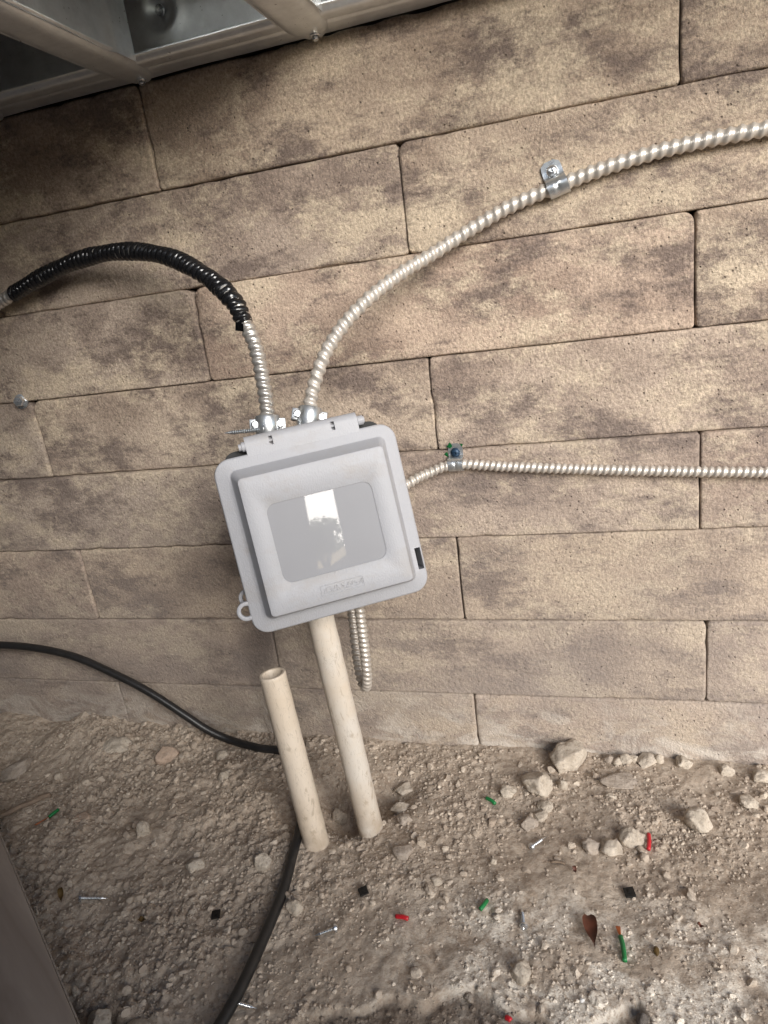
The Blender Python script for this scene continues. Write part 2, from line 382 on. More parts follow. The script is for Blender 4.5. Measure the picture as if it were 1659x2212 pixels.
# ------------------------------------------------------------------ block wall
H = 0.0806; L = 0.4064
bed = [0, .0004, -.0005, .0009, .0013, -.0013, -.0001]
zb = [H] + [-k * H + bed[k] for k in range(7)] + [-7 * H]
x0c = [-.3110, -.1036, -.3012, -.0981, -.2970, -.0906, -.2904, -.0898]
ycourse = [0.0, .0012, -.0006, .0008, -.0012, .0004, -.0010, .0006]
wall = empty('block_wall', (-.2, .1, -.564))
tag(wall, 'tan and brown dry stacked concrete block wall behind the box', 'wall')
def edge_coords(A):
    e = [0, .0006, .0014, .0024, .0036, .0052, .0075, .011]
    n = max(2, int((2 * A - .022) / .0085)); mid = list(np.linspace(-A + .011, A - .011, n + 1))[1:-1]
    return np.array([-A + v for v in e] + mid + [A - v for v in e][::-1])
def make_block(ax, bx, az, bz, yo, seed):
    rs = np.random.RandomState(seed); gap = .0001 + rs.rand() * .0004; gz = .0001 + rs.rand() * .0003
    A = (bx - ax) / 2 - gap; B = (bz - az) / 2 - gz
    a = edge_coords(A); b = edge_coords(B)
    U, W = np.meshgrid(a, b, indexing='ij')
    rc = {(-1, 1): .0025 + .0085 * rs.rand() ** 2.5, (1, 1): .0025 + .0085 * rs.rand() ** 2.5, (-1, -1): .0015 + .003 * rs.rand(), (1, -1): .0015 + .003 * rs.rand()}
    D = np.minimum(A - np.abs(U), B - np.abs(W)); U2 = U.copy(); W2 = W.copy()
    for (sx, sz), r in rc.items():
        px = sx * U - (A - r); pz = sz * W - (B - r); msk = (px > 0) & (pz > 0)
        ln = np.hypot(px, pz) + 1e-9; mx = np.maximum(px, pz); k = mx / ln
        U2 = np.where(msk, sx * (A - r + px * k), U2); W2 = np.where(msk, sz * (B - r + pz * k), W2)
        D = np.where(msk, r - mx, D)
    wx = U2 + (ax + bx) / 2; wz = W2 + (az + bz) / 2
    edge_n = fbm(wx * 70 + seed, wz * 70, 4)
    rb = .0013 + .0017 * (vnoise(wx * 30 + seed * 3.1, wz * 30) ** 2) + .0016 * np.maximum(edge_n, 0)
    dd = np.clip(D, 0, None); bev = np.where(dd < rb, rb - np.sqrt(np.maximum(rb ** 2 - (rb - dd) ** 2, 0)), 0)
    chip = .022 * np.maximum(fbm(wx * 90, wz * 90 + seed, 4) - .10, 0) * np.exp(-dd / .0028)
    yv = bev + chip + .0016 * fbm(wx * 12 + seed, wz * 12, 3) + .0011 * fbm(wx * 160, wz * 160, 3)
    # jitter the outline slightly so the joints are not ruled lines
    wob = np.exp(-dd / .004)
    W2 = W2 + wob * .0007 * fbm(wx * 35, wz * 9 + seed, 4) * np.sign(W); U2 = U2 + wob * .0010 * fbm(wz * 45, wx * 9 + seed, 3) * np.sign(U)
    n1, n2 = U.shape
    front = np.stack([U2, yv, W2], -1).reshape(-1, 3)
    ring = [i * n2 for i in range(n1)] + [(n1 - 1) * n2 + j for j in range(1, n2)] + [i * n2 + n2 - 1 for i in range(n1 - 2, -1, -1)] + [j for j in range(n2 - 2, 0, -1)]
    back = front[ring].copy(); back[:, 1] = .055
    I, J = np.meshgrid(np.arange(n1 - 1), np.arange(n2 - 1), indexing='ij')
    Fq = np.stack([I * n2 + J, (I + 1) * n2 + J, (I + 1) * n2 + J + 1, I * n2 + J + 1], -1).reshape(-1, 4)
    nf = len(front); k = len(ring); i = np.arange(k)
    Fs = np.stack([np.array(ring), nf + i, nf + (i + 1) % k, np.array(ring)[(i + 1) % k]], -1)
    me = np_mesh('block', np.concatenate([front, back]), np.concatenate([Fq, Fs])); me.materials.append(M['block'])
    o = bpy.data.objects.new('block', me); COL.objects.link(o); o.parent = wall
    ang = (rs.rand() - .5) * .012
    o.location = Vector(((ax + bx) / 2, yo + (rs.rand() - .5) * .0022, (az + bz) / 2)) - wall.location
    o.rotation_euler = ((rs.rand() - .5) * .012, 0, ang * .4)
    return o
for c in range(8):
    for k in range(-2, 3):
        ax = x0c[c] + k * L; bx = ax + L
        if bx < -1.0 or ax > .62: continue
        make_block(ax, bx, zb[c + 1], zb[c], ycourse[c], 100 * c + k + 5)
bm = bmesh.new(); bm_box(bm, (-1.25, .05, -.66), (.9, .2, .176))
core = bm_obj('backing', bm, M['cement'], wall); core.location = -wall.location

# ------------------------------------------------------------------ galvanized framing above the wall
ZT = .0808
tr = empty('track_channel', (-.25, -.02, ZT)); tag(tr, 'dented galvanized steel track running along the wall top', 'metal track')
def sheet(name, pts, width_dir, thick, mat, parent, off=(0, 0, 0)): pass
def panel_grid(name, o, du, dv, nu, nv, disp, mat, parent, thick=.0009):
    """a dented sheet: origin, two edge vectors, dent function(u,v)->metres along the normal"""
    o = np.array(o, float); du = np.array(du, float); dv = np.array(dv, float); nrm = np.cross(du, dv); nrm /= np.linalg.norm(nrm)
    u = np.linspace(0, 1, nu); v = np.linspace(0, 1, nv); U, Vv = np.meshgrid(u, v, indexing='ij')
    P = o + U[..., None] * du + Vv[..., None] * dv + disp(U * np.linalg.norm(du), Vv * np.linalg.norm(dv))[..., None] * nrm
    P2 = P - nrm * thick
    n1, n2 = U.shape; I, J = np.meshgrid(np.arange(n1 - 1), np.arange(n2 - 1), indexing='ij')
    Fq = np.stack([I * n2 + J, (I + 1) * n2 + J, (I + 1) * n2 + J + 1, I * n2 + J + 1], -1).reshape(-1, 4); nf = n1 * n2
    ring = np.array([i * n2 for i in range(n1)] + [(n1 - 1) * n2 + j for j in range(1, n2)] + [i * n2 + n2 - 1 for i in range(n1 - 2, -1, -1)] + [j for j in range(n2 - 2, 0, -1)])
    r2 = np.roll(ring, -1)
    me = np_mesh(name, np.concatenate([P.reshape(-1, 3), P2.reshape(-1, 3)]), np.concatenate([Fq, Fq[:, ::-1] + nf, np.stack([ring, ring + nf, r2 + nf, r2], -1)]))
    me.materials.append(mat); me.set_sharp_from_angle(angle=R(40))
    ob = bpy.data.objects.new(name, me); COL.objects.link(ob); ob.parent = parent
    if parent is not None: ob.matrix_parent_inverse = Matrix.Translation(-parent.location)
    return ob
SCX, SCZ = -.2768, .1228
def dent_web(u, v):
    x = -1.1 + u; z = ZT + v
    d = np.hypot(x - SCX, z - SCZ)
    return .0022 * fbm(x * 14, z * 25, 3) - .0035 * np.exp(-(d / .010) ** 2) + .0016 * np.exp(-((d - .014) / .006) ** 2)
panel_grid('web', (-1.1, -.0035, ZT), (1.7, 0, 0), (0, 0, .095), 420, 26, dent_web, M['galv'], tr)
panel_grid('flange', (-1.1, -.0035, ZT), (0, -.0385, 0), (1.7, 0, 0), 40, 300, lambda u, v: .0012 * fbm(v * 20, u * 30, 3) + .0040 * np.exp(-((u - .0385) / .0035) ** 2) + .0010 * np.exp(-((u - .020) / .002) ** 2), M['galv'], tr)
# sheet metal screw in the web
def pan_screw(name, base, axis, r, parent=None, mat='screw', h=.0035, slot=True, loc=None):
    bm = bmesh.new()
    lathe(bm, base, axis, [(r, 0), (r * 1.0, h * .25), (r * .9, h * .6), (r * .6, h * .92), (r * .25, h), (r * .18, h * .72), (.0001, h * .70)], 16)
    o = bm_obj(name, bm, M[mat], parent, True, sharp=50)
    if parent is not None: o.matrix_parent_inverse = Matrix.Translation(-parent.location)
    return o
def tek_screw(base, axis, parent):
    bm = bmesh.new(); base = Vector(base)
    lathe(bm, base, axis, [(.0040, 0), (.0040, .0008), (.0032, .0013)], 18); lathe(bm, base, axis, [(.0024, .0010), (.0024, .0026), (.0018, .0032), (.0001, .0032)], 6)
    o = bm_obj('screw', bm, M['screw'], parent, False); o.matrix_parent_inverse = Matrix.Translation(-parent.location); return o
tek_screw((SCX, -.0005 - .002, SCZ), (0, -1, -.15), tr)
def joist(x0, label, seed):
    """C shaped joist running from the wall towards the camera; the lower flange laps under the track"""
    x1 = x0 + .035; zt = .0788
    j = empty('joist', ((x0 + x1) / 2, -.005, zt)); tag(j, label, 'metal joist', 'galvanized joists under the deck')
    fl = lambda u, v: .0009 * fbm(u * 25 + seed, v * 25, 3) - .0010 * np.exp(-((v - .033) / .003) ** 2)
    # lower flange with a rounded tongue under the track
    nu, nv = 90, 18; ys = np.linspace(-.004, -.62, nu) ; V = []; F = []
    for i, yy in enumerate(ys):
        d = -.004 - yy; k = 1 - .5 * max(0, 1 - d / .014) ** 2
        for jx in range(nv):
            t = jx / (nv - 1); x = (x0 + x1) / 2 + (t - .5) * .035 * k
            V.append((x, yy, zt - .0012 + .0011 * float(fbm(np.array(yy * 22 + seed), np.array(x * 30), 3)) + .0042 * (abs(t - .5) * 2) ** 5))
    n = len(V); V += [(a, b, c + .0011) for a, b, c in V]
    for i in range(nu - 1):
        for jx in range(nv - 1):
            q = (i * nv + jx, i * nv + jx + 1, (i + 1) * nv + jx + 1, (i + 1) * nv + jx); F.append(q); F.append(tuple(v + n for v in q[::-1]))
    for i in range(nu - 1):
        F.append((i * nv, (i + 1) * nv, (i + 1) * nv + n, i * nv + n)); e = nv - 1
        F.append((i * nv + e, i * nv + e + n, (i + 1) * nv + e + n, (i + 1) * nv + e))
    for jx in range(nv - 1): F.append((jx, jx + n, jx + 1 + n, jx + 1))
    o = mesh_obj('lower_flange', V, F, M['galv'], j); o.matrix_parent_inverse = Matrix.Translation(-j.location)
    o.data.set_sharp_from_angle(angle=R(50))
    dent = lambda u, v: .0035 * fbm(u * 16 + seed, v * 14, 3) + .0014 * np.tanh((u - .026) / .0012)
    panel_grid('web', (x1 - .001, -.041, zt + .0012), (0, -.58, 0), (0, 0, .094), 220, 24, dent, M['galv'], j)
    panel_grid('upper_flange', (x0, -.041, zt + .0945), (0, -.58, 0), (.035, 0, 0), 20, 6, lambda u, v: 0 * u, M['galv'], j)
    panel_grid('lip', (x0 + .0004, -.030, zt + .0012), (0, -.58, 0), (0, 0, .009), 40, 4, lambda u, v: .0008 * fbm(u * 30, v * 30, 2), M['galv'], j)
    tek_screw(((x0 + x1) / 2 + .002, -.011, zt - .0013), (0.1, -.15, -1), j)
    return j
joist(-.3200, 'galvanized joist nearest the left edge, above the black taped conduit', 1)
joist(-.1720, 'galvanized joist at the top of the photo, second from the left', 7)
joist(-.4680, 'unseen galvanized joist past the left edge, added to shade the track', 3)  # out of view, added so the track beyond the first joist stays dark
bm = bmesh.new(); bm_box(bm, (-1.1, -.33, .182), (.6, .12, .196), .001)
tag(bm_obj('deck_or_shade_board', bm, M['cement']), 'long grey cement deck board on the joists along the wall', 'deck board')
bm = bmesh.new(); bm_box(bm, (-1.1, -.80, .182), (-.24, -.333, .196), .001)  # out of view, added to keep the upper left wall dark
tag(bm_obj('deck_or_shade_board', bm, M['cement']), 'unseen grey board overhead on the left, added to shade the wall', 'deck board')
bm = bmesh.new(); bm_box(bm, (-.775, -.98, -.62), (-.76, -.004, .18), .001)  # out of view, added to cut the light from the left
tag(bm_obj('shade_panel', bm, M['blocker']), 'unseen dark grey side panel added to shade the left', 'panel')
bm = bmesh.new(); bm_box(bm, (-.755, -.98, -.62), (.19, -.962, .18), .001)  # added occluder behind the camera, makes the wall fall off towards the left
tag(bm_obj('shade_panel', bm, M['blocker']), 'unseen dark grey panel added behind the camera to shade the left', 'panel')

# ------------------------------------------------------------------ flexible conduits
PITCH = .0058
def flexr(R0, a, pitch=PITCH, ex=.5, ph=0):
    def f(s, th):
        t = s / pitch + th / (2 * math.pi) + ph + .04 * np.sin(s * 90)
        return R0 - a + a * (.5 - .5 * np.cos(2 * math.pi * t)) ** ex + .00012 * np.sin(s * 400 + th * 2)
    return f
C1 = [(-.1973, -.1126, -.1844), (-.1976, -.1076, -.1676), (-0.2012, -0.1005, -0.1348), (-0.2094, -0.094, -0.1147), (-0.2186, -0.09, -0.0959), (-0.2419, -0.075, -0.0785), (-0.2697, -0.062, -0.0629), (-0.299, -0.051, -0.0525), (-0.3296, -0.042, -0.0465), (-0.3676, -0.033, -0.0445), (-0.4133, -0.026, -0.0494), (-0.472, -0.02, -0.0631), (-0.5158, -0.016, -0.0756), (-.56, -.013, -.090), (-.62, -.012, -.105)]
C2 = [(-.1700, -.0987, -.1853), (-.1678, -.0915, -.1697), (-0.1571, -0.083, -0.1448), (-0.1436, -0.071, -0.1258), (-0.1234, -0.058, -0.1082), (-0.1011, -0.04, -0.0938), (-0.0783, -0.024, -0.0828), (-0.0541, -0.014, -0.0712), (-0.0226, -0.0085, -0.0587), (0.0126, -0.0075, -0.0503), (0.0431, -0.008, -0.0443), (0.0737, -0.008, -0.0401), (0.1031, -0.008, -0.0381), (0.1315, -0.008, -0.0376), (0.1642, -0.008, -0.0381), (.23, -.008, -.041), (.30, -.008, -.045)]
C3 = [(.30, -.008, -.290), (.24, -.008, -.283), (0.1783, -0.008, -0.2768), (0.156, -0.008, -0.2739), (0.1045, -0.008, -0.27), (0.0357, -0.008, -0.2642), (-0.0377, -0.008, -0.257), (-0.0821, -0.0085, -0.252), (-0.103, -0.016, -0.2554), (-0.1192, -0.028, -0.2603), (-0.1409, -0.038, -0.2752), (-0.1677, -0.044, -0.3142), (-0.1794, -0.048, -0.3518), (-0.18, -0.052, -0.3775), (-0.1787, -0.06, -0.411), (-0.1757, -0.066, -0.4294), (-0.1702, -0.072, -0.4320), (-0.1653, -0.078, -0.4178), (-0.163, -0.08, -0.3948), (-0.1612, -0.082, -0.3617), (-0.1599, -0.084, -0.3307)]
def conduit(pts, label, R0=.0057, pitch=.0056, ex=.5, mat='flex'):
    root = empty('flexible_conduit', pts[0]); tag(root, label, 'conduit', 'flexible metal conduits')
    p, s = catmull(pts, pitch / 12)
    o = tube('corrugated_tube', p, s, flexr(R0, .0013, pitch, ex), M[mat], root, 20); o.matrix_parent_inverse = Matrix.Translation(-Vector(pts[0]))
    return root, p, s
r1, p1, s1 = conduit(C1, 'flexible metal conduit mostly wrapped in black tape, arching left from the box')
conduit(C2, 'flexible metal conduit rising right from the box to the upper strap', .0055, .0069, 1.1, 'flex_dusty')
conduit(C3, 'flexible metal conduit running level to the lower strap and looping below the box', .0046, .0048, .7, 'flex_dusty')
# tape wraps between the bare ends
i0 = int(np.argmin(np.linalg.norm(p1 - np.array(C1[3]), axis=1))); i1 = int(np.argmin(np.linalg.norm(p1 - np.array((-.470, -.0205, -.0626)), axis=1)))
def taper(s, th):
    t = s / .0054 + th / (2 * math.pi) + .10 * np.sin(s * 160) + .05 * np.sin(s * 420 + 1)
    sl = s - s[0] if np.ndim(s) else s
    wr = .0054 + .0016 * np.abs(np.sin(math.pi * t)) ** .9 + .0003 * (t % 1.0)
    loose = .0004 * np.sin(th * 2 + s * 120) + .0004 * np.sin(th * 3 - s * 300) * smooth01(.12, .0, sl) + .00012 * np.sin(th * 5 + s * 900)
    return wr + loose
tp = tube('tape_wrap', p1[i0:i1], s1[i0:i1], taper, M['tape'], r1, 26); tp.matrix_parent_inverse = Matrix.Translation(-Vector(C1[0]))
# loose tape end
bm = bmesh.new()
for k in range(1):
    c0 = Vector(C1[3]) + Vector((.002, -.006, -.0015)) + Vector((.003 * k - .004, -.0006 * k, .0028 * k))
    v = [bm.verts.new(c0 + Vector(d)) for d in ((-.004, 0, -.002), (.003, -.0012, -.0035), (.0045, -.0022, .002), (-.002, -.0010, .004))]
    bm.faces.new(v)
bmesh.ops.solidify(bm, geom=bm.faces[:], thickness=.0004)
tl = bm_obj('tape_end', bm, M['tape'], r1); tl.matrix_parent_inverse = Matrix.Translation(-Vector(C1[0]))

# ------------------------------------------------------------------ straps on the wall
def strap(label, cpos, tdir, up, R0, hole_d, screw_mat, width=.0145, tongue=.0105):
    """one hole strap: tdir = conduit direction, up = direction of the tongue, wall normal is -y"""
    t = Vector(tdir).normalized(); u = Vector(up).normalized(); nrm = Vector((0, -1, 0)); c = Vector(cpos)
    root = empty('conduit_strap', (c.x, -.001, c.z)); tag(root, label, 'strap', 'one hole conduit straps')
    yw = .0
    prof = []
    base = Vector((c.x, yw, c.z)); hgt = -c.y
    # profile in (u, n): hook under, over the conduit, then tongue on the wall
    r = R0 + .0012
    pr = [(-r * .96, .001), (-r * 1.0, hgt * .6)]
    for k in range(0, 13):
        a = math.pi - math.pi * k / 12; pr.append((math.cos(a) * r, hgt + math.sin(a) * r * .95))
    pr += [(r * 1.0, hgt * .55), (r * 1.06, .0030), (r * 1.25, .0022), (r * 1.25 + tongue * .5, .0020), (r * 1.25 + tongue * .80, .0020), (r * 1.25 + tongue, .0020)]
    wf = [1] * (len(pr) - 3) + [1.0, .92, .45]
    th = .0011
    rows = []
    bm = bmesh.new()
    ns = 9
    for (a, n), w in zip(pr, wf):
        row = []
        for k in range(ns):
            q = (k / (ns - 1) - .5)
            emb = -.0008 if (abs(q) < .12 and n > hgt) else 0.0   # pressed rib
            row.append(bm.verts.new(base + u * a + nrm * (n - emb * -1 if emb else n) + t * (q * width * w)))
        rows.append(row)
    for A, B in zip(rows, rows[1:]):
        for k in range(ns - 1): bm.faces.new((A[k], A[k + 1], B[k + 1], B[k]))
    bmesh.ops.recalc_face_normals(bm, faces=bm.faces[:])
    bmesh.ops.solidify(bm, geom=bm.faces[:], thickness=th)
    o = bm_obj('band', bm, M['zinc'], root, True, sharp=45); o.matrix_parent_inverse = Matrix.Translation(-root.location)
    sc = base + u * (r * 1.25 + tongue * hole_d) + nrm * .003
    pan_screw('screw', sc, nrm, .0042, root, screw_mat, .0030)
    return root
strap('silver strap holding the rising conduit, upper right of the box', (0.0126, -.008, -.0503), (.93, 0, .24), (-.30, 0, .95), .0055, .30, 'screw')
st2 = strap('silver strap with dark blue screw holding the level conduit beside the box', (-.0821, -.0085, -.252), (1, 0, -.02), (-.03, 0, 1), .0046, .20, 'bluescrew', .0125, .0095)
# torn green plastic anchor behind the lower strap
bm = bmesh.new()
for pts in (((-.0895, -.0022, -.2375), (-.0865, -.0030, -.2335), (-.0845, -.0025, -.2372), (-.0868, -.0022, -.2395)), ((-.0925, -.0022, -.2440), (-.0893, -.0028, -.2415), (-.0888, -.0022, -.2470)), ((-.0785, -.0022, -.2352), (-.0752, -.0028, -.2362), (-.0768, -.0022, -.2385))):
    bm.faces.new([bm.verts.new(p) for p in pts])
bmesh.ops.solidify(bm, geom=bm.faces[:], thickness=.0006)
o = bm_obj('anchor_scrap', bm, M['green'], st2); o.matrix_parent_inverse = Matrix.Translation(-st2.location)
# zinc bolt head far left, standing in for a strap clip
root = empty('strap_clip_bolt', (-.5145, -.001, -.161)); tag(root, 'small shiny zinc bolt head standing in for a strap clip at the left edge', 'bolt')
inv = Matrix.Translation(-root.location); ax = Vector((.25, -1, .12)).normalized(); bc = Vector((-.5145, .001, -.161))
bm = bmesh.new(); lathe(bm, bc, ax, [(.0002, .0006), (.0072, .0006), (.0074, .0012), (.0072, .0026), (.0040, .0030)], 24); o = bm_obj('washer', bm, M['screw'], root, True, sharp=40); o.matrix_parent_inverse = inv
bm = bmesh.new(); lathe(bm, bc, ax, [(.0054, .0026), (.0054, .0070), (.0046, .0080), (.0001, .0082)], 6); o = bm_obj('hex_head', bm, M['screw'], root); o.matrix_parent_inverse = inv

# ------------------------------------------------------------------ weatherproof box
TL = Vector((-.2218, -.1604, -.2006)); EX = Vector((.8812, .4695, .0549)).normalized(); EN = Vector((.4493, -.8680, .2114)).normalized()
EY = EN.cross(EX).normalized(); EN = EX.cross(EY)
BASE = Vector((65, -125, -30))                                  # mm, bottom centre of the box
bmx = Matrix((EX, EY, EN)).transposed().to_4x4(); bmx.translation = TL + (EX * BASE.x + EY * BASE.y + EN * BASE.z) * .001
boxr = empty('electrical_box', mat=bmx); tag(boxr, 'light grey weatherproof electrical box with a framed cover and clear window', 'electrical box')
def B(x, y, z): return (Vector((x, -y, z)) - BASE) * .001      # x right, y down from the top edge, z out of the face, in mm
def bw(x, y, z): return TL + (EX * x - EY * y + EN * z) * .001
def rrect(x0, y0, x1, y1, r, z, n=8, m=10):
    pts = []
    for cx, cy, a0 in ((x1 - r, y0 + r, -90), (x1 - r, y1 - r, 0), (x0 + r, y1 - r, 90), (x0 + r, y0 + r, 180)):
        for k in range(n + 1):
            a = R(a0 + 90 * k / n); pts.append((cx + r * math.cos(a), cy + r * math.sin(a)))
    out = []
    for i in range(len(pts)):
        out.append(pts[i])
        if i % (n + 1) == n:
            q = pts[(i + 1) % len(pts)]
            for k in range(1, m): out.append((pts[i][0] + (q[0] - pts[i][0]) * k / m, pts[i][1] + (q[1] - pts[i][1]) * k / m))
    return [B(x, y, z) for x, y in out]
def loft(bm, rings, close_first=False, close_last=False):
    rv = [[bm.verts.new(p) for p in r] for r in rings]
    for A, C in zip(rv, rv[1:]):
        n = len(A)
        for i in range(n): bm.faces.new((A[i], A[(i + 1) % n], C[(i + 1) % n], C[i]))
    if close_first: bm.faces.new(rv[0])
    if close_last: bm.faces.new(rv[-1])
bm = bmesh.new()
W_, H_ = 130, 124.9; WX0, WY0, WX1, WY1 = 28.1, 35.9, 102.4, 91.9
rings = [rrect(3, 3, W_ - 3, H_ - 3, 10, -3), rrect(3, 3, W_ - 3, H_ - 3, 10, -9), rrect(0, 0, W_, H_, 12, -9), rrect(0, 0, W_, H_, 12, -1.6), rrect(.4, .4, W_ - .4, H_ - .4, 11.6, -.6), rrect(1.4, 1.4, W_ - 1.4, H_ - 1.4, 10.8, 0),
         rrect(10.2, 8.3, 121.8, 116, 5, 0), rrect(10.7, 8.8, 121.3, 115.5, 4.6, .35), rrect(11.0, 9.1, 121.0, 115.2, 4.5, .9),
         rrect(14.5, 14.8, 116.4, 111.9, 3.2, 14.7), rrect(14.9, 15.2, 116.0, 111.5, 3.0, 15.6), rrect(15.9, 16.2, 115.0, 110.5, 2.6, 16),
         rrect(WX0, WY0, WX1, WY1, 7, 16), rrect(WX0 + .4, WY0 + .4, WX1 - .4, WY1 - .4, 6.6, 15.7), rrect(WX0 + .5, WY0 + .5, WX1 - .5, WY1 - .5, 6.6, 14.0)]
loft(bm, rings)
bmesh.ops.recalc_face_normals(bm, faces=bm.faces[:])
cover = bm_obj('cover', bm, M['plastic'], boxr, True, sharp=38)
bm = bmesh.new(); bm.faces.new([bm.verts.new(p) for p in rrect(WX0 + .1, WY0 + .1, WX1 - .1, WY1 - .1, 7, 15.25)]); bmesh.ops.recalc_face_normals(bm, faces=bm.faces[:])
f = bm.faces[:][0]
if f.normal.z < 0: f.normal_flip()
bmesh.ops.solidify(bm, geom=bm.faces[:], thickness=.0012)
bm_obj('window', bm, M['window'], boxr)
# hinge strip along the top
def prism(name, poly_yz, x0, x1, mat, parent, smooth=True, nx=1):
    bm = bmesh.new(); rows = []
    for k in range(nx + 1):
        x = x0 + (x1 - x0) * k / nx; rows.append([bm.verts.new(B(x, y, z)) for y, z in poly_yz])
    n = len(poly_yz)
    for A, C in zip(rows, rows[1:]):
        for i in range(n): bm.faces.new((A[i], A[(i + 1) % n], C[(i + 1) % n], C[i]))
    bm.faces.new(rows[0]); bm.faces.new(rows[-1]); bmesh.ops.recalc_face_normals(bm, faces=bm.faces[:])
    return bm_obj(name, bm, mat, parent, smooth, sharp=35)
barrel = [(2.0, -.02 + .1)] + [(-6.2 - 6.0 * math.sin(a), -6.0 + 6.1 * math.cos(a)) for a in [R(v) for v in range(0, 181, 12)]] + [(2.0, -8)]
hinge = prism('hinge', barrel, 25.5, 105.5, M['plastic'], boxr)
def cut(o, lo, hi):
    bm = bmesh.new(); a = B(*lo); b = B(*hi)
    bm_box(bm, [min(p, q) for p, q in zip(a, b)], [max(p, q) for p, q in zip(a, b)])
    me = bpy.data.meshes.new('c'); bm.to_mesh(me); bm.free(); c = bpy.data.objects.new('c', me); COL.objects.link(c)
    c.parent = boxr
    md = o.modifiers.new('b', 'BOOLEAN'); md.operation = 'DIFFERENCE'; md.object = c; md.solver = 'EXACT'
    bpy.context.view_layer.update()
    dg = bpy.context.evaluated_depsgraph_get()
    me2 = bpy.data.meshes.new_from_object(o.evaluated_get(dg)); o.modifiers.clear(); o.data = me2
    bpy.data.objects.remove(c)
for sx in (42.4, 86.6): cut(hinge, (sx - .4, -9.0, -5), (sx + 2.3, -2.9, 3))
cut(cover, (124.4, 93, -20), (128.6, 109, 3))
for sx in (41.9, 86.1):                                          # pins seen in the slots
    bm = bmesh.new(); bm_cyl(bm, B(sx, -6, -2.6), B(sx + 3.0, -6, -2.6), .0011); bm_obj('hinge_pin', bm, M['plastic'], boxr, True, sharp=40)
for sx in (22.0, 105.5):
    bm = bmesh.new(); lathe(bm, B(sx, -5.6, -3.2), (1, 0, 0), [(.0001, 0), (.0030, 0), (.0034, .0004), (.0034, .0042), (.0024, .0044), (.0024, .0052)] if sx > 60 else [(.0024, -.0012), (.0024, .0008), (.0034, .001), (.0034, .0032), (.0030, .0036)], 20)
    if sx < 60: bm_cyl(bm, B(sx - 1.3, -5.6, -3.2), B(sx - 1.0, -5.6, -3.2), .0024)
    bm_obj('hinge_knuckle', bm, M['plastic'], boxr, True, sharp=40)
# gasketed mounting flange and back box
bm = bmesh.new(); loft(bm, [rrect(8.5, -3.5, 121.5, 120.5, 9, -12.5), rrect(8, -4, 122, 121, 9, -11.8), rrect(8, -4, 122, 121, 9, -9.6), rrect(12, 2, 118, 117, 9, -9.5)], True, True)
bmesh.ops.recalc_face_normals(bm, faces=bm.faces[:]); bm_obj('gasket', bm, M['hole'], boxr, True, sharp=40)
bm = bmesh.new(); loft(bm, [rrect(9, 1, 121, 119, 8, -52), rrect(8, 0, 122, 120, 8, -51), rrect(7, -1, 123, 121, 8, -12.6), rrect(9, 1, 121, 119, 8, -12.5)], True, True)
bmesh.ops.recalc_face_normals(bm, faces=bm.faces[:]); bm_obj('back_box', bm, M['backbox'], boxr, True, sharp=40)
# padlock rings lower left
def ring(cx, cy, z, ro, ri, th=3.0):
    bm = bmesh.new()
    lathe(bm, B(cx, cy, z - th), (0, 0, 1), [(ri * .001, .0003), (ri * .001 + .0003, 0), (ro * .001 - .0004, 0), (ro * .001, .0004), (ro * .001, th * .001 - .0004), (ro * .001 - .0004, th * .001), (ri * .001 + .0003, th * .001), (ri * .001, th * .001 - .0003), (ri * .001, .0003)], 36)
    bmesh.ops.recalc_face_normals(bm, faces=bm.faces[:])
    bm_obj('lock_tab', bm, M['plastic'], boxr, True, sharp=50)
ring(-1.6, 106.0, -.4, 6.9, 4.0, 3.2); ring(.6, 99.0, -13, 6.4, 3.7, 3.2)
# embossed maker's plate, worn to unreadable strokes
bm = bmesh.new()
x0, y0, x1, y1 = 51.2, 99.2, 81.7, 106.5
for lo, hi in (((x0, y0), (x1, y0 + .35)), ((x0, y1 - .35), (x1, y1)), ((x0, y0 + .36), (x0 + .35, y1 - .36)), ((x1 - .35, y0 + .36), (x1, y1 - .36))):
    a = B(lo[0], lo[1], 15.8); b = B(hi[0], hi[1], 16.5); bm_box(bm, [min(p, q) for p, q in zip(a, b)], [max(p, q) for p, q in zip(a, b)])
rng = random.Random(3); gxm = x0 + 2.0
while gxm < x1 - 3.2:
    w = 2.2
    for (u0, v0, u1, v1) in rng.sample([(0, 0, 0, 1), (1, 0, 1, 1), (0, 0, 1, 0), (0, .5, 1, .5), (0, 1, 1, 1), (0, 1, 1, 0), (0, 0, 1, 1)], 3):
        a = Vector((gxm + u0 * w, y0 + 1.8 + v0 * 3.6)); b = Vector((gxm + u1 * w, y0 + 1.8 + v1 * 3.6)); d = (b - a).normalized(); nn = Vector((-d.y, d.x)) * .28
        vv = [bm.verts.new(B(q.x, q.y, z)) for z in (15.8, 16.48) for q in (a - nn, a + nn, b + nn, b - nn)]
        for idx in ((0, 1, 2, 3), (4, 5, 6, 7), (0, 1, 5, 4), (1, 2, 6, 5), (2, 3, 7, 6), (3, 0, 4, 7)): bm.faces.new([vv[i] for i in idx])
    gxm += 3.15
bmesh.ops.recalc_face_normals(bm, faces=bm.faces[:]); bm_obj('embossed_plate', bm, M['plastic'], boxr)

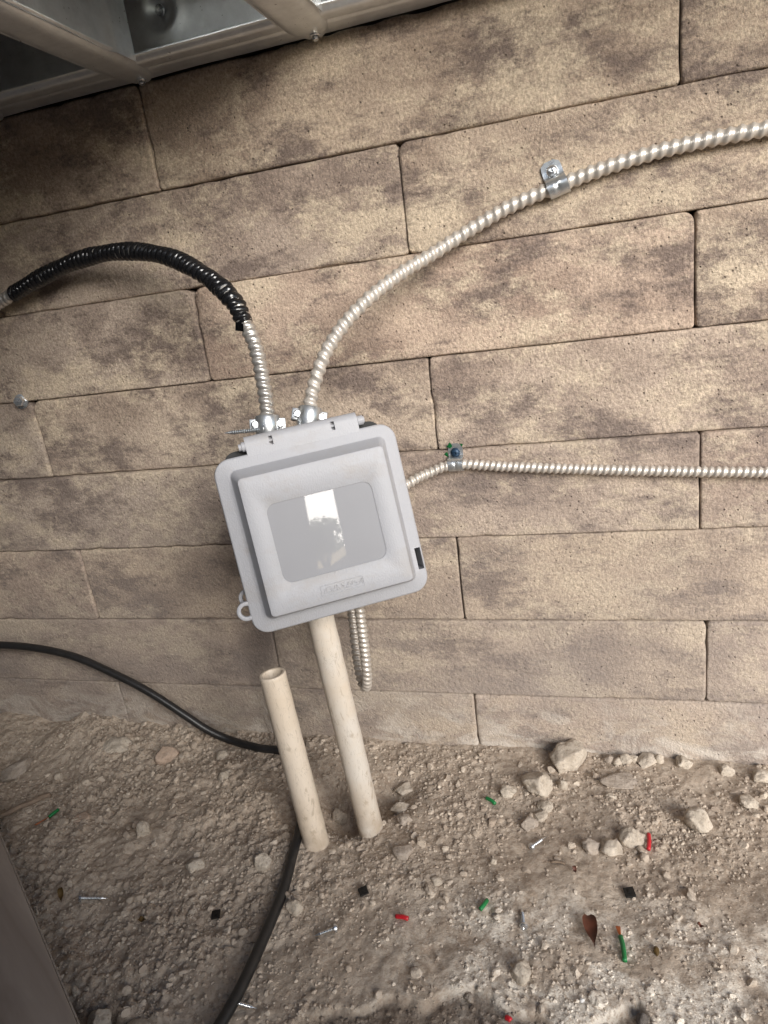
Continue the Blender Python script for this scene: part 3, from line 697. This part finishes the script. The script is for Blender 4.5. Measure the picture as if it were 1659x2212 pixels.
# conduit connectors on top of the box
def connector(label, top, axis, side):
    top = Vector(top); axis = Vector(axis).normalized(); side = Vector(side); side = (side - axis * side.dot(axis)).normalized(); third = axis.cross(side)
    root = empty('conduit_connector', top - axis * .024); tag(root, label, 'connector', 'zinc conduit connectors')
    inv = Matrix.Translation(-root.location)
    b0 = top - axis * .026
    bm = bmesh.new()
    lathe(bm, b0, axis, [(.0075, 0), (.0075, .004), (.0108, .0042), (.0108, .0068), (.0090, .0072), (.0086, .013), (.0094, .015), (.0094, .0255), (.0088, .0265), (.0060, .0265), (.0056, .020)], 26)
    o = bm_obj('body', bm, M['zinc'], root, True, sharp=35); o.matrix_parent_inverse = inv
    bm = bmesh.new(); lathe(bm, b0 + axis * .0035, axis, [(.0085, 0), (.0128, .0002), (.0130, .0026), (.0085, .0028)], 8); o = bm_obj('lock_nut', bm, M['zinc'], root); o.matrix_parent_inverse = inv
    for s_ in (1, -1):
        c = b0 + axis * .020 + side * s_ * .0088
        bm = bmesh.new(); q = Matrix((side, axis, third)).transposed().to_4x4(); q.translation = c
        bm_box(bm, (-.0042, -.0045, -.0038), (.0042, .0045, .0038), .0009)
        bmesh.ops.transform(bm, matrix=q, verts=bm.verts[:]); o = bm_obj('clamp_ear', bm, M['zinc'], root, True, sharp=40); o.matrix_parent_inverse = inv
        h = c + third * -.0038; bm = bmesh.new()
        lathe(bm, h, -third, [(.0030, 0), (.0031, .0012), (.0022, .0022), (.0006, .0024), (.0001, .0018)], 14)
        o = bm_obj('screw', bm, M['screw'], root, True, sharp=40); o.matrix_parent_inverse = inv
    return root
a1 = (Vector(C1[1]) - Vector(C1[0])); a2 = (Vector(C2[1]) - Vector(C2[0]))
cA = connector('zinc connector joining the taped conduit to the box top', Vector(C1[0]) + a1.normalized() * .004, a1, EX)
connector('zinc connector joining the rising conduit to the box top', Vector(C2[0]) + a2.normalized() * .006, a2, EX)
# long clamp screw sticking out to the left of the connector
def machine_screw(name, head, tip, rs, rh, parent=None, mat='screw', hex_=False, thread=True):
    head = Vector(head); tip = Vector(tip); ax = (tip - head).normalized(); Ln = (tip - head).length; bm = bmesh.new()
    lathe(bm, head, ax, [(.0001, rh * .25), (rh * .3, 0), (rh * .85, rh * .15), (rh, rh * .55), (rh, rh * .75), (rs, rh * .80)], 16)
    prof = []; h = rh * .8; n = int((Ln - h) / (rs * .9))
    for k in range(n):
        prof += [(rs * (1.0 if k < n - 3 else (n - k) / 4), h), (rs * (.78 if k < n - 3 else (n - k) / 4.8), h + rs * .45)]; h += rs * .9
    prof += [(.0001, Ln)]
    lathe(bm, head, ax, prof, 12)
    o = bm_obj(name, bm, M[mat], parent, True, sharp=40)
    return o
o = machine_screw('clamp_screw', (-.1955, -.1190, -.1880), (-.2225, -.1330, -.1860), .0017, .0035, cA); o.matrix_parent_inverse = Matrix.Translation(-cA.location)

# ------------------------------------------------------------------ PVC pipes
def pipe(name, base, top, r, mat, label, hollow=True):
    base = Vector(base); top = Vector(top); ax = (top - base); Ln = ax.length; q = ax.to_track_quat('Z', 'Y').to_matrix().to_4x4(); q.translation = base
    bm = bmesh.new(); n = 30
    prof = [(r + .00015 * math.sin(k * 1.7) , Ln * (k / n) * .985 - .03 * (1 - k / n)) for k in range(n + 1)] + [(r, Ln - .0008), (r - .0006, Ln), (r - .0022, Ln), (r - .0027, Ln - .0006), (r - .0027, Ln - .14), (.0001, Ln - .14)]
    lathe(bm, (0, 0, 0), (0, 0, 1), prof, 40)
    bmesh.ops.recalc_face_normals(bm, faces=bm.faces[:])
    o = bm_obj(name, bm, M[mat], None, True, sharp=40); o.matrix_world = q
    tag(o, label, 'pipe', 'pvc pipes rising from the dirt'); return o
pipe('pvc_pipe', (-.2109, -.1400, -.546), (-.2255, -.130, -.3840), .01085, 'pvc', 'open ended short cream pvc pipe standing in the dirt, left of two')
pipe('pvc_pipe', (-.1697, -.1155, -.546), (-.1836, -.1125, -.3380), .01085, 'pvc2', 'longer cream pvc pipe going up into the bottom of the grey box')

# ------------------------------------------------------------------ black cable
CAB = [(-.78, -.03, -.438), (-.71, -.03, -.426), (-0.6506, -0.03, -0.4215), (-0.6106, -0.03, -0.4203), (-0.5609, -0.03, -0.4236), (-0.5096, -0.03, -0.4352), (-0.4628, -0.03, -0.4568), (-0.4281, -0.03, -0.4772), (-0.3963, -0.028, -0.503), (-0.3749, -0.025, -0.5231), (-0.3516, -0.0228, -0.536), (-0.3163, -0.0283, -0.539), (-0.2883, -0.0318, -0.539), (-0.2627, -0.0564, -0.540), (-0.2409, -0.0929, -0.540), (-0.2308, -0.1265, -0.540), (-0.2234, -0.1618, -0.539), (-0.2172, -0.1977, -0.538), (-0.2149, -0.2375, -0.537), (-0.2145, -0.2757, -0.536), (-0.2166, -0.2982, -0.536), (-0.2205, -0.3209, -0.536), (-.24, -.38, -.537), (-.30, -.46, -.537)]
CAB = [(x, y, max(z, float(ground_z(x, y, False)) + .0045)) if z < -.53 else (x, y, z) for x, y, z in CAB]
pc, sc = catmull(CAB, .003)
cb = tube('black_cable', pc, sc, lambda s, th: .0041 + .00015 * np.sin(s * 60 + th), M['cable'], None, 16)
tag(cb, 'black rubber cable snaking down the wall and across the dirt', 'cable')

# ------------------------------------------------------------------ stones
ICO = {}
def ico(sub):
    if sub not in ICO:
        bm = bmesh.new(); bmesh.ops.create_icosphere(bm, subdivisions=sub, radius=1); bm.verts.ensure_lookup_table()
        ICO[sub] = (np.array([v.co[:] for v in bm.verts]), np.array([[v.index for v in f.verts] for f in bm.faces])); bm.free()
    return ICO[sub]
def stone_mesh(seed, rx, ry, rz, angular, sub=4):
    P, Fc = ico(sub); P = P.copy(); rs = np.random.RandomState(seed)
    for k in range(int(7 + angular * 12)):                          # chop facets
        n = rs.normal(size=3); n /= np.linalg.norm(n); d = .66 + .26 * rs.rand() - .10 * angular
        t = P @ n - d; P = P - np.where(t > 0, t * .92, 0)[:, None] * n
    out = np.empty(len(P))
    for i, p in enumerate(P):
        v = Vector(p) * 1.3 + Vector((seed * 3.7, 0, 0))
        out[i] = 1 + .13 * mnoise.noise(v * 1.6) + .07 * mnoise.noise(v * 4) + .035 * mnoise.noise(v * 10)
    P = P * out[:, None] * np.array([rx, ry, rz]) * 1.05
    a = rs.rand() * .5 - .25; ca, sa = math.cos(a), math.sin(a)
    P = P @ np.array([[ca, 0, sa], [0, 1, 0], [-sa, 0, ca]])
    me = np_mesh('stone', P, Fc); return me
GRP = 'loose stones on the dirt'
STONES = [  # x, y, half width, half height seen, angular, material, label
 (-0.0050, -0.0160, 0.0201, 0.0191, .6, 'stone', 'largest pale stone leaning on the wall foot, right of the pipes'),
 (-0.0286, -0.0532, 0.0151, 0.0128, .4, 'stone', 'second largest pale stone, just left of and below the largest one'),
 (-0.0553, -0.0619, 0.0082, 0.0068, .1, 'stone', 'small rounded tan pebble left of the second largest stone'),
 (0.0974, -0.0833, 0.0111, 0.0133, .6, 'stone', 'pale rough lump alone on the right, right of the red wire bit'),
 (0.0457, -0.1063, 0.0099, 0.0099, .1, 'stone', 'round tan stone just left of the upright red wire bit'),
 (0.0296, -0.1167, 0.0106, 0.0072, .7, 'stone', 'wedge shaped pale stone left of the round tan stone'),
 (0.0149, -0.1172, 0.0076, 0.0064, .5, 'stone_grey', 'half buried brownish stone left of the wedge shaped stone'),
 (0.0329, -0.0098, 0.0048, 0.0058, .4, 'stone_grey', 'leftmost small stone in the row against the wall'),
 (0.0400, -0.0128, 0.0048, 0.0048, .4, 'stone', 'small low stone second from left in the row against the wall'),
 (0.0479, -0.0101, 0.0067, 0.0072, .5, 'stone', 'tan stone third from left in the row against the wall'),
 (0.0542, -0.0076, 0.0048, 0.0053, .4, 'stone', 'little pale stone fourth from left in the row against the wall'),
 (0.0649, -0.0092, 0.0106, 0.0063, .6, 'stone', 'widest whitish stone of the row against the wall'),
 (0.0766, -0.0079, 0.0043, 0.0072, .5, 'stone', 'tall narrow stone ending the row against the wall'),
 (0.0977, -0.0083, 0.0082, 0.0058, .8, 'stone', 'blocky pale stone by the wall right of the stone row'),
 (0.1304, -0.0152, 0.0072, 0.0058, .6, 'stone', 'rightmost pale stone close to the wall foot'),
 (0.0461, -0.0358, 0.0233, 0.0040, .7, 'stone_grey', 'flat grey slab half buried below the stone row'),
 (0.0318, -0.0595, 0.0072, 0.0045, .5, 'stone', 'whitish pebble below the flat grey slab'),
 (-0.0232, -0.0770, 0.0076, 0.0040, .3, 'stone', 'flat pale pebble, upper one of the trio below the second largest stone'),
 (-0.0266, -0.0869, 0.0066, 0.0044, .4, 'stone', 'pale pebble in the middle of the trio above the tilted screw'),
 (-0.0348, -0.0979, 0.0070, 0.0065, .3, 'stone_grey', 'greyish pebble, lowest of the trio above the tilted screw'),
 (-0.0082, -0.0489, 0.0055, 0.0064, .5, 'stone', 'knobbly pebble right of the second largest stone'),
 (0.1410, -0.0530, 0.0093, 0.0046, .4, 'stone', 'yellowish flat stone near the right edge'),
 (0.1563, -0.0212, 0.0087, 0.0048, .4, 'stone', 'tan stone at the right edge near the wall'),
 (-0.4174, -0.0482, 0.0137, 0.0137, .9, 'stone_pink', 'angular pinkish stone below the black cable on the left'),
 (-0.4855, -0.0419, 0.0260, 0.0095, .9, 'stone', 'long pale broken slab tilted in the dirt at the left wall foot'),
 (-0.3562, -0.0372, 0.0064, 0.0064, .0, 'stone', 'small white round pebble just under the black cable'),
 (-0.5862, -0.0811, 0.0182, 0.0085, .5, 'stone_grey', 'large flat grey stone at the left edge'),
 (-0.3760, -0.1507, 0.0069, 0.0098, .7, 'stone', 'upright pale chip in the dirt left of the short pipe'),
 (-0.3342, -0.0708, 0.0102, 0.0061, .5, 'stone', 'pale lump below the white round pebble and the cable'),
 (-0.4485, -0.1444, 0.0083, 0.0052, .3, 'stone_pink', 'pinkish lump right of the leftmost green wire scrap'),
 (-0.3077, -0.1783, 0.0091, 0.0064, .4, 'stone', 'pale clod below and right of the upright chip'),
 (-0.2472, -0.1711, 0.0079, 0.0079, .4, 'stone', 'pale roundish stone close left of the black cable'),
 (-0.3072, -0.3060, 0.0090, 0.0123, .5, 'stone', 'tall pale stone at the bottom left beside the brown board'),
 (-0.2792, -0.3047, 0.0104, 0.0080, .4, 'stone', 'pale stone at the very bottom, second from the brown board'),
 (-0.2030, -0.2079, 0.0066, 0.0082, .6, 'stone', 'pale flake close right of the black cable'),
 (-0.2130, -0.0867, 0.0080, 0.0112, .7, 'stone', 'upright pale stone in the hollow between the two pipes'),
 (-0.1496, -0.0860, 0.0100, 0.0055, .8, 'stone', 'pale block right of the longer pipe, lower of two'),
 (-0.1529, -0.0593, 0.0104, 0.0047, .8, 'stone', 'pale flat stone right of the longer pipe, upper of two'),
 (-0.1406, -0.1057, 0.0071, 0.0061, .9, 'stone_grey', 'flat grey chip at the right foot of the longer pipe'),
 (-0.0315, -0.2326, 0.0078, 0.0075, .4, 'stone', 'pale lump near the bottom centre below the upright screw'),
 (-0.1332, -0.1423, 0.0085, 0.0055, .4, 'stone_grey', 'dusty clod between the pipes and the tilted screw'),
 (0.0417, -0.2480, 0.0044, 0.0081, .9, 'stone_dark', 'dark pointed rock at the bottom right edge of the crust'),
 (0.0067, -0.2445, 0.0018, 0.0018, .0, 'white', 'tiny bright white pebble near the bottom right'),
 (-0.0606, -0.1415, 0.0033, 0.0033, .4, 'stone', 'tiny pale pebble below the tilted screw'),
 (-0.1006, -0.1672, 0.0049, 0.0037, .5, 'stone', 'small pale pebble above the short red wire bit'),
]
for i, (x, y, a, b, ang, mt, lab) in enumerate(STONES):
    flat = 'slab' in lab
    me = stone_mesh(i + 11, a, a * .9 if not flat else a * .62, b * (.85 if not flat else .8), ang, 4 if a > .006 else 3); me.materials.append(M[mt])
    o = bpy.data.objects.new('stone', me); COL.objects.link(o); tag(o, lab, 'stone', GRP)
    gz = float(ground_z(x, y, False)); o.location = (x, min(y, -a * .55), gz + b * (.36 if not flat else .05)); o.rotation_euler = (0, 0, (i * 2.39) % .8 - .4)

LITTER = [((-.3875, -.2244), (-.3675, -.2164)), ((-.1640, -.2195), (-.1800, -.2275)), ((-.2160, -.2838), (-.1995, -.2832)), ((-.0319, -.2000), (-.0347, -.1830)), ((-.0325, -.1238), (-.0205, -.1095)),
          ((-.0735, -.0733), (-.0650, -.0793)), ((-.0600, -.1808), (-.0638, -.1900)), ((.0308, -.1876), (.0337, -.2145)), ((-.4940, -.1545), (-.4850, -.1335)), ((-.1240, -.2036), (-.1143, -.2052)), ((.0586, -.1015), (.0571, -.1168)), ((-.0392, -.2605), (-.0360, -.2622)),
          ((-.2690, -.2187), (-.2620, -.2187)), ((-.1580, -.1857), (-.1510, -.1857)), ((.0370, -.1560), (.0440, -.1560)), ((.0112, -.1830), (.0153, -.2085)), ((.0541, -.2060), (.0541, -.2000)), ((-.0160, -.1348), (-.0052, -.1364)), ((-.4105, -.2186), (-.4015, -.2290))]
# gravel and crumbs nobody could count
rs = np.random.RandomState(5)
def scatter(n, rmin, rmax, sub, power):
    P0, F0 = ico(sub); nv = len(P0)
    x = rs.uniform(-.64, .19, n); y = rs.uniform(-.345, -.003, n)
    # clustering: keep more where a low frequency noise is high, and on the left heap
    keep = rs.rand(n) < np.clip(.45 + 2.2 * fbm(x * 13 + 50, y * 13, 3) + .30 * smooth01(-.08, -.3, x), .08, 1)
    for a, b in LITTER:
        a = np.array(a); b = np.array(b); d = b - a; t = np.clip(((x - a[0]) * d[0] + (y - a[1]) * d[1]) / (d @ d), -.15, 1.15)
        keep &= np.hypot(x - a[0] - t * d[0], y - a[1] - t * d[1]) > .0022 + rmin * 1.5
    x = x[keep]; y = y[keep]; n = len(x)
    r = rmin * (rmax / rmin) ** (rs.rand(n) ** power)
    dp = ledge_mask(x, y)
    gz = ground_z(x, y)
    sc = np.stack([r * rs.uniform(.75, 1.25, n), r * rs.uniform(.75, 1.25, n), r * rs.uniform(.55, .95, n)], 1)
    ang = rs.rand(n) * 6.28
    jit = 1 + (rs.rand(n, nv) - .5) * (.7 if sub == 1 else .16)
    Q = np.repeat(P0[None], n, 0)
    for k in range(0 if sub == 1 else 6):                          # chop facets
        nr = rs.normal(size=(n, 3)); nr /= np.linalg.norm(nr, axis=1)[:, None]
        tt = np.maximum(np.einsum('nvk,nk->nv', Q, nr) - rs.uniform(.45, .8, n)[:, None], 0); Q = Q - tt[..., None] * nr[:, None, :]
    Q = Q * jit[..., None] * sc[:, None, :] * (1.15 if sub > 1 else 1)
    ca, sa = np.cos(ang)[:, None], np.sin(ang)[:, None]
    Qx = Q[..., 0] * ca - Q[..., 1] * sa; Qy = Q[..., 0] * sa + Q[..., 1] * ca
    V = np.stack([Qx + x[:, None], Qy + y[:, None], Q[..., 2] + (gz + r * .12)[:, None]], -1).reshape(-1, 3)
    F = (F0[None] + (np.arange(n) * nv)[:, None, None]).reshape(-1, 3)
    tint = np.clip(rs.beta(1.4, 2.4, n) + .12 * (r / rmax), 0, 1); tint = np.where(dp > .5, tint * .5, tint)
    return V, F, np.repeat(tint, nv), np.repeat(dp, nv)
parts = [scatter(42000, .0005, .0016, 1, 1.5), scatter(2600, .0014, .0034, 2, 2.2), scatter(170, .003, .0055, 3, 2.0)]
off = 0; Vs = []; Fs = []; Ts = []; Ds = []
for V, F, T, D in parts: Vs.append(V); Fs.append(F + off); off += len(V); Ts.append(T); Ds.append(D)
me = np_mesh('gravel', np.concatenate(Vs), np.concatenate(Fs)); me.materials.append(M['clod'])
a = me.attributes.new('tint', 'FLOAT', 'POINT'); a.data.foreach_set('value', np.concatenate(Ts).astype(np.float32))
a = me.attributes.new('damp', 'FLOAT', 'POINT'); a.data.foreach_set('value', np.concatenate(Ds).astype(np.float32))
me.polygons.foreach_set('use_smooth', np.zeros(len(me.polygons), bool)); gr = bpy.data.objects.new('gravel', me); COL.objects.link(gr); tag(gr, 'loose dirt crumbs and fine gravel over the ground', 'gravel', kind='stuff')

# ------------------------------------------------------------------ small litter on the dirt
def gz(x, y): return float(max(ground_z(x, y), ground_z(x + .001, y + .001), ground_z(x - .001, y)))
def on(p, h): return Vector((p[0], p[1], gz(*p) + h))
SG = 'dropped screws on the dirt'
for hd, tp, lab in (((-.3875, -.2244), (-.3675, -.2164), 'silver screw on the left, near the brown board'), ((-.1640, -.2195), (-.1800, -.2275), 'silver screw lying right of the black cable'),
                    ((-.2160, -.2838), (-.1995, -.2832), 'silver screw beside the cable at the bottom'), ((-.0319, -.2000), (-.0347, -.1830), 'upright silver screw at the lower centre right'),
                    ((-.0325, -.1238), (-.0205, -.1095), 'tilted silver screw among the pebbles on the right')):
    o = machine_screw('screw', on(hd, .0032), on(tp, .0018), .0013, .0030); tag(o, lab, 'screw', SG)
def wire_bit(name, a, b, col, label, copper=None, r=.0016):
    root = empty(name, on(a, 0)); tag(root, label, 'wire scrap', 'cut wire scraps on the dirt'); inv = Matrix.Translation(-root.location)
    A, Bq = on(a, r * 1.3), on(b, r * 1.5); mid = (A + Bq) / 2 + Vector((.0005, 0, .0006))
    p, s = catmull([A, mid, Bq], .0012)
    o = tube('insulation', p, s, lambda s, th: r + 0 * s * th, M[col], root, 14); o.matrix_parent_inverse = inv
    if copper:
        Cq = on(copper, r * 1.2); d = (Cq - A)
        for k in range(4):
            p, s = catmull([A + d * -.1, A + d * .5 + Vector((.0004 * (k - 1.5), 0, .0002 * k)), Cq + Vector((.0007 * (k - 1.5), 0, .0003 * (k % 2)))], .001)
            o = tube('copper_strand', p, s, lambda s, th: .00055 + 0 * s * th, M['copper'], root, 8); o.matrix_parent_inverse = inv
wire_bit('wire_scrap', (-.0735, -.0733), (-.0650, -.0793), 'green', 'short green wire scrap near the second largest stone')
wire_bit('wire_scrap', (-.0600, -.1808), (-.0638, -.1900), 'green', 'short green wire scrap left of the upright screw')
wire_bit('wire_scrap', (.0321, -.1955), (.0337, -.2145), 'green', 'long green wire scrap with bare copper end beside the dry leaf', (.0308, -.1876))
wire_bit('wire_scrap', (-.4875, -.1440), (-.4850, -.1335), 'green', 'green wire scrap with copper end near the left edge', (-.4940, -.1545))
wire_bit('wire_scrap', (-.1240, -.2036), (-.1143, -.2052), 'red', 'short red wire scrap below the pipes in the middle')
wire_bit('wire_scrap', (.0586, -.1015), (.0571, -.1168), 'red', 'upright red wire scrap beside the round tan stone')
wire_bit('wire_scrap', (-.0392, -.2605), (-.0360, -.2622), 'red', 'red wire stub at the very bottom edge')
for x, y, s_, a, lab in ((-.2655, -.2187, .0034, .35, 'black plastic square left of the black cable'), (-.1546, -.1857, .0035, .6, 'black plastic square between the cable and the red wire bit'), (.0405, -.1560, .0038, .25, 'black diamond shaped chip at the right, above the dry leaf')):
    bm = bmesh.new(); bm_box(bm, (-s_, -s_, -.0006), (s_, s_, .0008), .0003)
    if True:
        r = bmesh.ops.create_cube(bm, size=.0016); bmesh.ops.translate(bm, verts=r['verts'], vec=(0, 0, .0011))
    o = bm_obj('plastic_chip', bm, M['blackbit'], None, loc=on((x, y), .0022)); o.rotation_euler = (.12, -.08, a); tag(o, lab, 'plastic chip', 'black plastic chips on the dirt')
def leaf(name, a, b, w, mat, label, cat, curl=.3):
    A, Bq = on(a, .0032), on(b, .0022); d = Bq - A; ax = d.normalized(); sd_ = ax.cross(Vector((0, 0, 1))).normalized(); up = sd_.cross(ax)
    nu, nv = 22, 9; V = []; F = []
    for i in range(nu):
        t = i / (nu - 1); ww = w * (math.sin(math.pi * min(1, t * 1.02 + .03) ** .62) ** .9 if t < .86 else .10 * (1.05 - t) * 6)
        for j in range(nv):
            q = j / (nv - 1) * 2 - 1; V.append(A + d * t + sd_ * ww * q + up * (curl * ww * q * q + .0008 * math.sin(t * 9) + .0002 * abs(q)))
    n = len(V); V += [v - up * .0003 for v in V]
    for i in range(nu - 1):
        for j in range(nv - 1):
            q = (i * nv + j, i * nv + j + 1, (i + 1) * nv + j + 1, (i + 1) * nv + j); F.append(q); F.append(tuple(k + n for k in q[::-1]))
    o = mesh_obj(name, V, F, M[mat]); tag(o, label, cat); return o
leaf('dry_leaf', (.0112, -.1830), (.0153, -.2085), .0048, 'leaf', 'dark reddish brown dry leaf left of the green copper ended wire', 'leaf', .45)
leaf('leaf_fragment', (-.4105, -.2186), (-.4015, -.2290), .0022, 'seed', 'brown leaf fragment near the brown board', 'leaf', .2)
leaf('leaf_fragment', (-.3255, -.2326), (-.3172, -.2340), .0020, 'seed', 'small tan leaf fragment left of the black plastic square', 'leaf', .2)
leaf('leaf_fragment', (.0015, -.1408), (.0031, -.1475), .0015, 'leaf', 'small reddish leaf fragment below the wedge shaped stone', 'leaf', .2)
leaf('leaf_fragment', (.0825, -.1780), (.0868, -.1799), .0013, 'leaf', 'tiny dark leaf crumb at the right', 'leaf', .2)
me = stone_mesh(77, .0018, .0034, .0016, 0, 3); me.materials.append(M['seed']); o = bpy.data.objects.new('seed_pod', me); COL.objects.link(o); o.location = on((.0541, -.2030), .0012); tag(o, 'small brown oval seed pod right of the green copper ended wire', 'seed')
def stick(name, a, b, r, label):
    p, s = catmull([on(a, r), (on(a, r) + on(b, r)) / 2 + Vector((0, .0006, .0004)), on(b, r)], .002)
    o = tube(name, p, s, lambda s, th: r * (1 + .15 * np.sin(s * 300 + th)), M['straw'], None, 8); tag(o, label, 'stick')
stick('twig', (-.0160, -.1348), (-.0052, -.1364), .0009, 'thin pale twig below the half buried brownish stone')
stick('stick', (-.5480, -.158), (-.5130, -.1130), .0026, 'brown stick half buried at the left edge')

# board lying at the lower left
e0 = Vector((-.4800, -.2010, -.512)); e1 = Vector((-.2942, -.3313, -.510)); d = (e1 - e0); ax = d.normalized(); pw = Vector((-ax.y, ax.x, 0)) * -1
if pw.x > 0: pw = -pw
c = e1 + ax * .10
bx = Matrix((pw, ax, pw.cross(ax))).transposed().to_4x4()
if bx.determinant() < 0: pass
bx = Matrix((-pw, ax, (-pw).cross(ax))).transposed().to_4x4(); bx.translation = c
bm = bmesh.new(); bm_box(bm, (-.26, -.52, -.006), (0, 0, 0), .0006)
bd = bm_obj('board', bm, M['board']); bd.matrix_world = bx @ Matrix.Rotation(R(-3), 4, 'Y'); bm = bmesh.new(); bm_box(bm, (.0002, -.52, -.0055), (.0014, 0, -.0002), .0003); bm_obj('edge_band', bm, M['stone_grey'], bd)
tag(bd, 'smooth taupe brown board lying at the lower left corner', 'board')

# ------------------------------------------------------------------ what the clear window mirrors: posts added to shape the reflection, and the yard
for x0, x1, lab in ((.195, .312, 'left grey post added behind the camera to stand for a person mirrored in the window'), (.408, .56, 'right grey post added behind the camera to grey the window reflection')):
    bm = bmesh.new(); bm_box(bm, (x0, -.99, -.60), (x1, -.95, .18), .003); tag(bm_obj('reflection_post', bm, M['blocker']), lab, 'post')  # unseen slabs for the mirror image, the left one replaces a person's outline
bm = bmesh.new(); bm_box(bm, (1.4, -4.6, -.60), (6.5, -4.4, -.02), .01); tag(bm_obj('yard_wall', bm, M['white']), 'low white wall in the yard behind the camera', 'wall')
ho = empty('house', (10.8, -14, -.55)); tag(ho, 'far house with clay roof in the yard behind the camera', 'house')
bm = bmesh.new(); bm_box(bm, (8.9, -15.5, -.6), (13, -13, .15)); o = bm_obj('wall', bm, M['stucco'], ho); o.matrix_parent_inverse = Matrix.Translation(-ho.location)
bm = bmesh.new(); bm_box(bm, (8.6, -13.2, .16), (13.3, -12.9, .30)); o = bm_obj('fascia', bm, M['white'], ho); o.matrix_parent_inverse = Matrix.Translation(-ho.location)
bm = bmesh.new(); vv = [bm.verts.new(p) for p in ((8.6, -12.9, .31), (13.3, -12.9, .31), (13.3, -15.7, .31), (8.6, -15.7, .31), (9.6, -14.3, 1.05), (12.5, -14.3, 1.05))]
for idx in ((0, 1, 5, 4), (2, 3, 4, 5), (1, 2, 5), (3, 0, 4), (3, 2, 1, 0)): bm.faces.new([vv[i] for i in idx])
o = bm_obj('roof', bm, M['rooftile'], ho); o.matrix_parent_inverse = Matrix.Translation(-ho.location)
tre = empty('yard_tree', (6.5, -11.2, -.55)); tag(tre, 'bright green tree in the yard behind the camera', 'tree'); inv = Matrix.Translation(-tre.location)
bm = bmesh.new(); bm_cyl(bm, (6.5, -11.2, -.6), (6.55, -11.15, .4), .08, .05, 10); bm_cyl(bm, (6.55, -11.15, .36), (6.75, -11.1, .9), .06, .02, 8); bm_cyl(bm, (6.55, -11.15, .36), (6.35, -11.25, .9), .06, .02, 8)
o = bm_obj('trunk', bm, M['bark'], tre); o.matrix_parent_inverse = inv
n = 2600; c = rs.normal(size=(n, 3)); c /= np.linalg.norm(c, axis=1)[:, None]; c *= (rs.rand(n) ** .5)[:, None] * np.array([.50, .50, .40]); c += np.array([6.5, -11.2, .95]) + .08 * np.sin(c[:, [1, 2, 0]] * 9)
u = rs.normal(size=(n, 3)); u /= np.linalg.norm(u, axis=1)[:, None]; v = np.cross(u, rs.normal(size=(n, 3))); v /= np.linalg.norm(v, axis=1)[:, None]
V = np.stack([c - u * .05, c + v * .024, c + u * .05, c - v * .024], 1).reshape(-1, 3); F = np.arange(4 * n).reshape(-1, 4)
me = np_mesh('crown', V, F); me.materials.append(M['leafgreen']); o = bpy.data.objects.new('crown', me); COL.objects.link(o); o.parent = tre; o.matrix_parent_inverse = inv
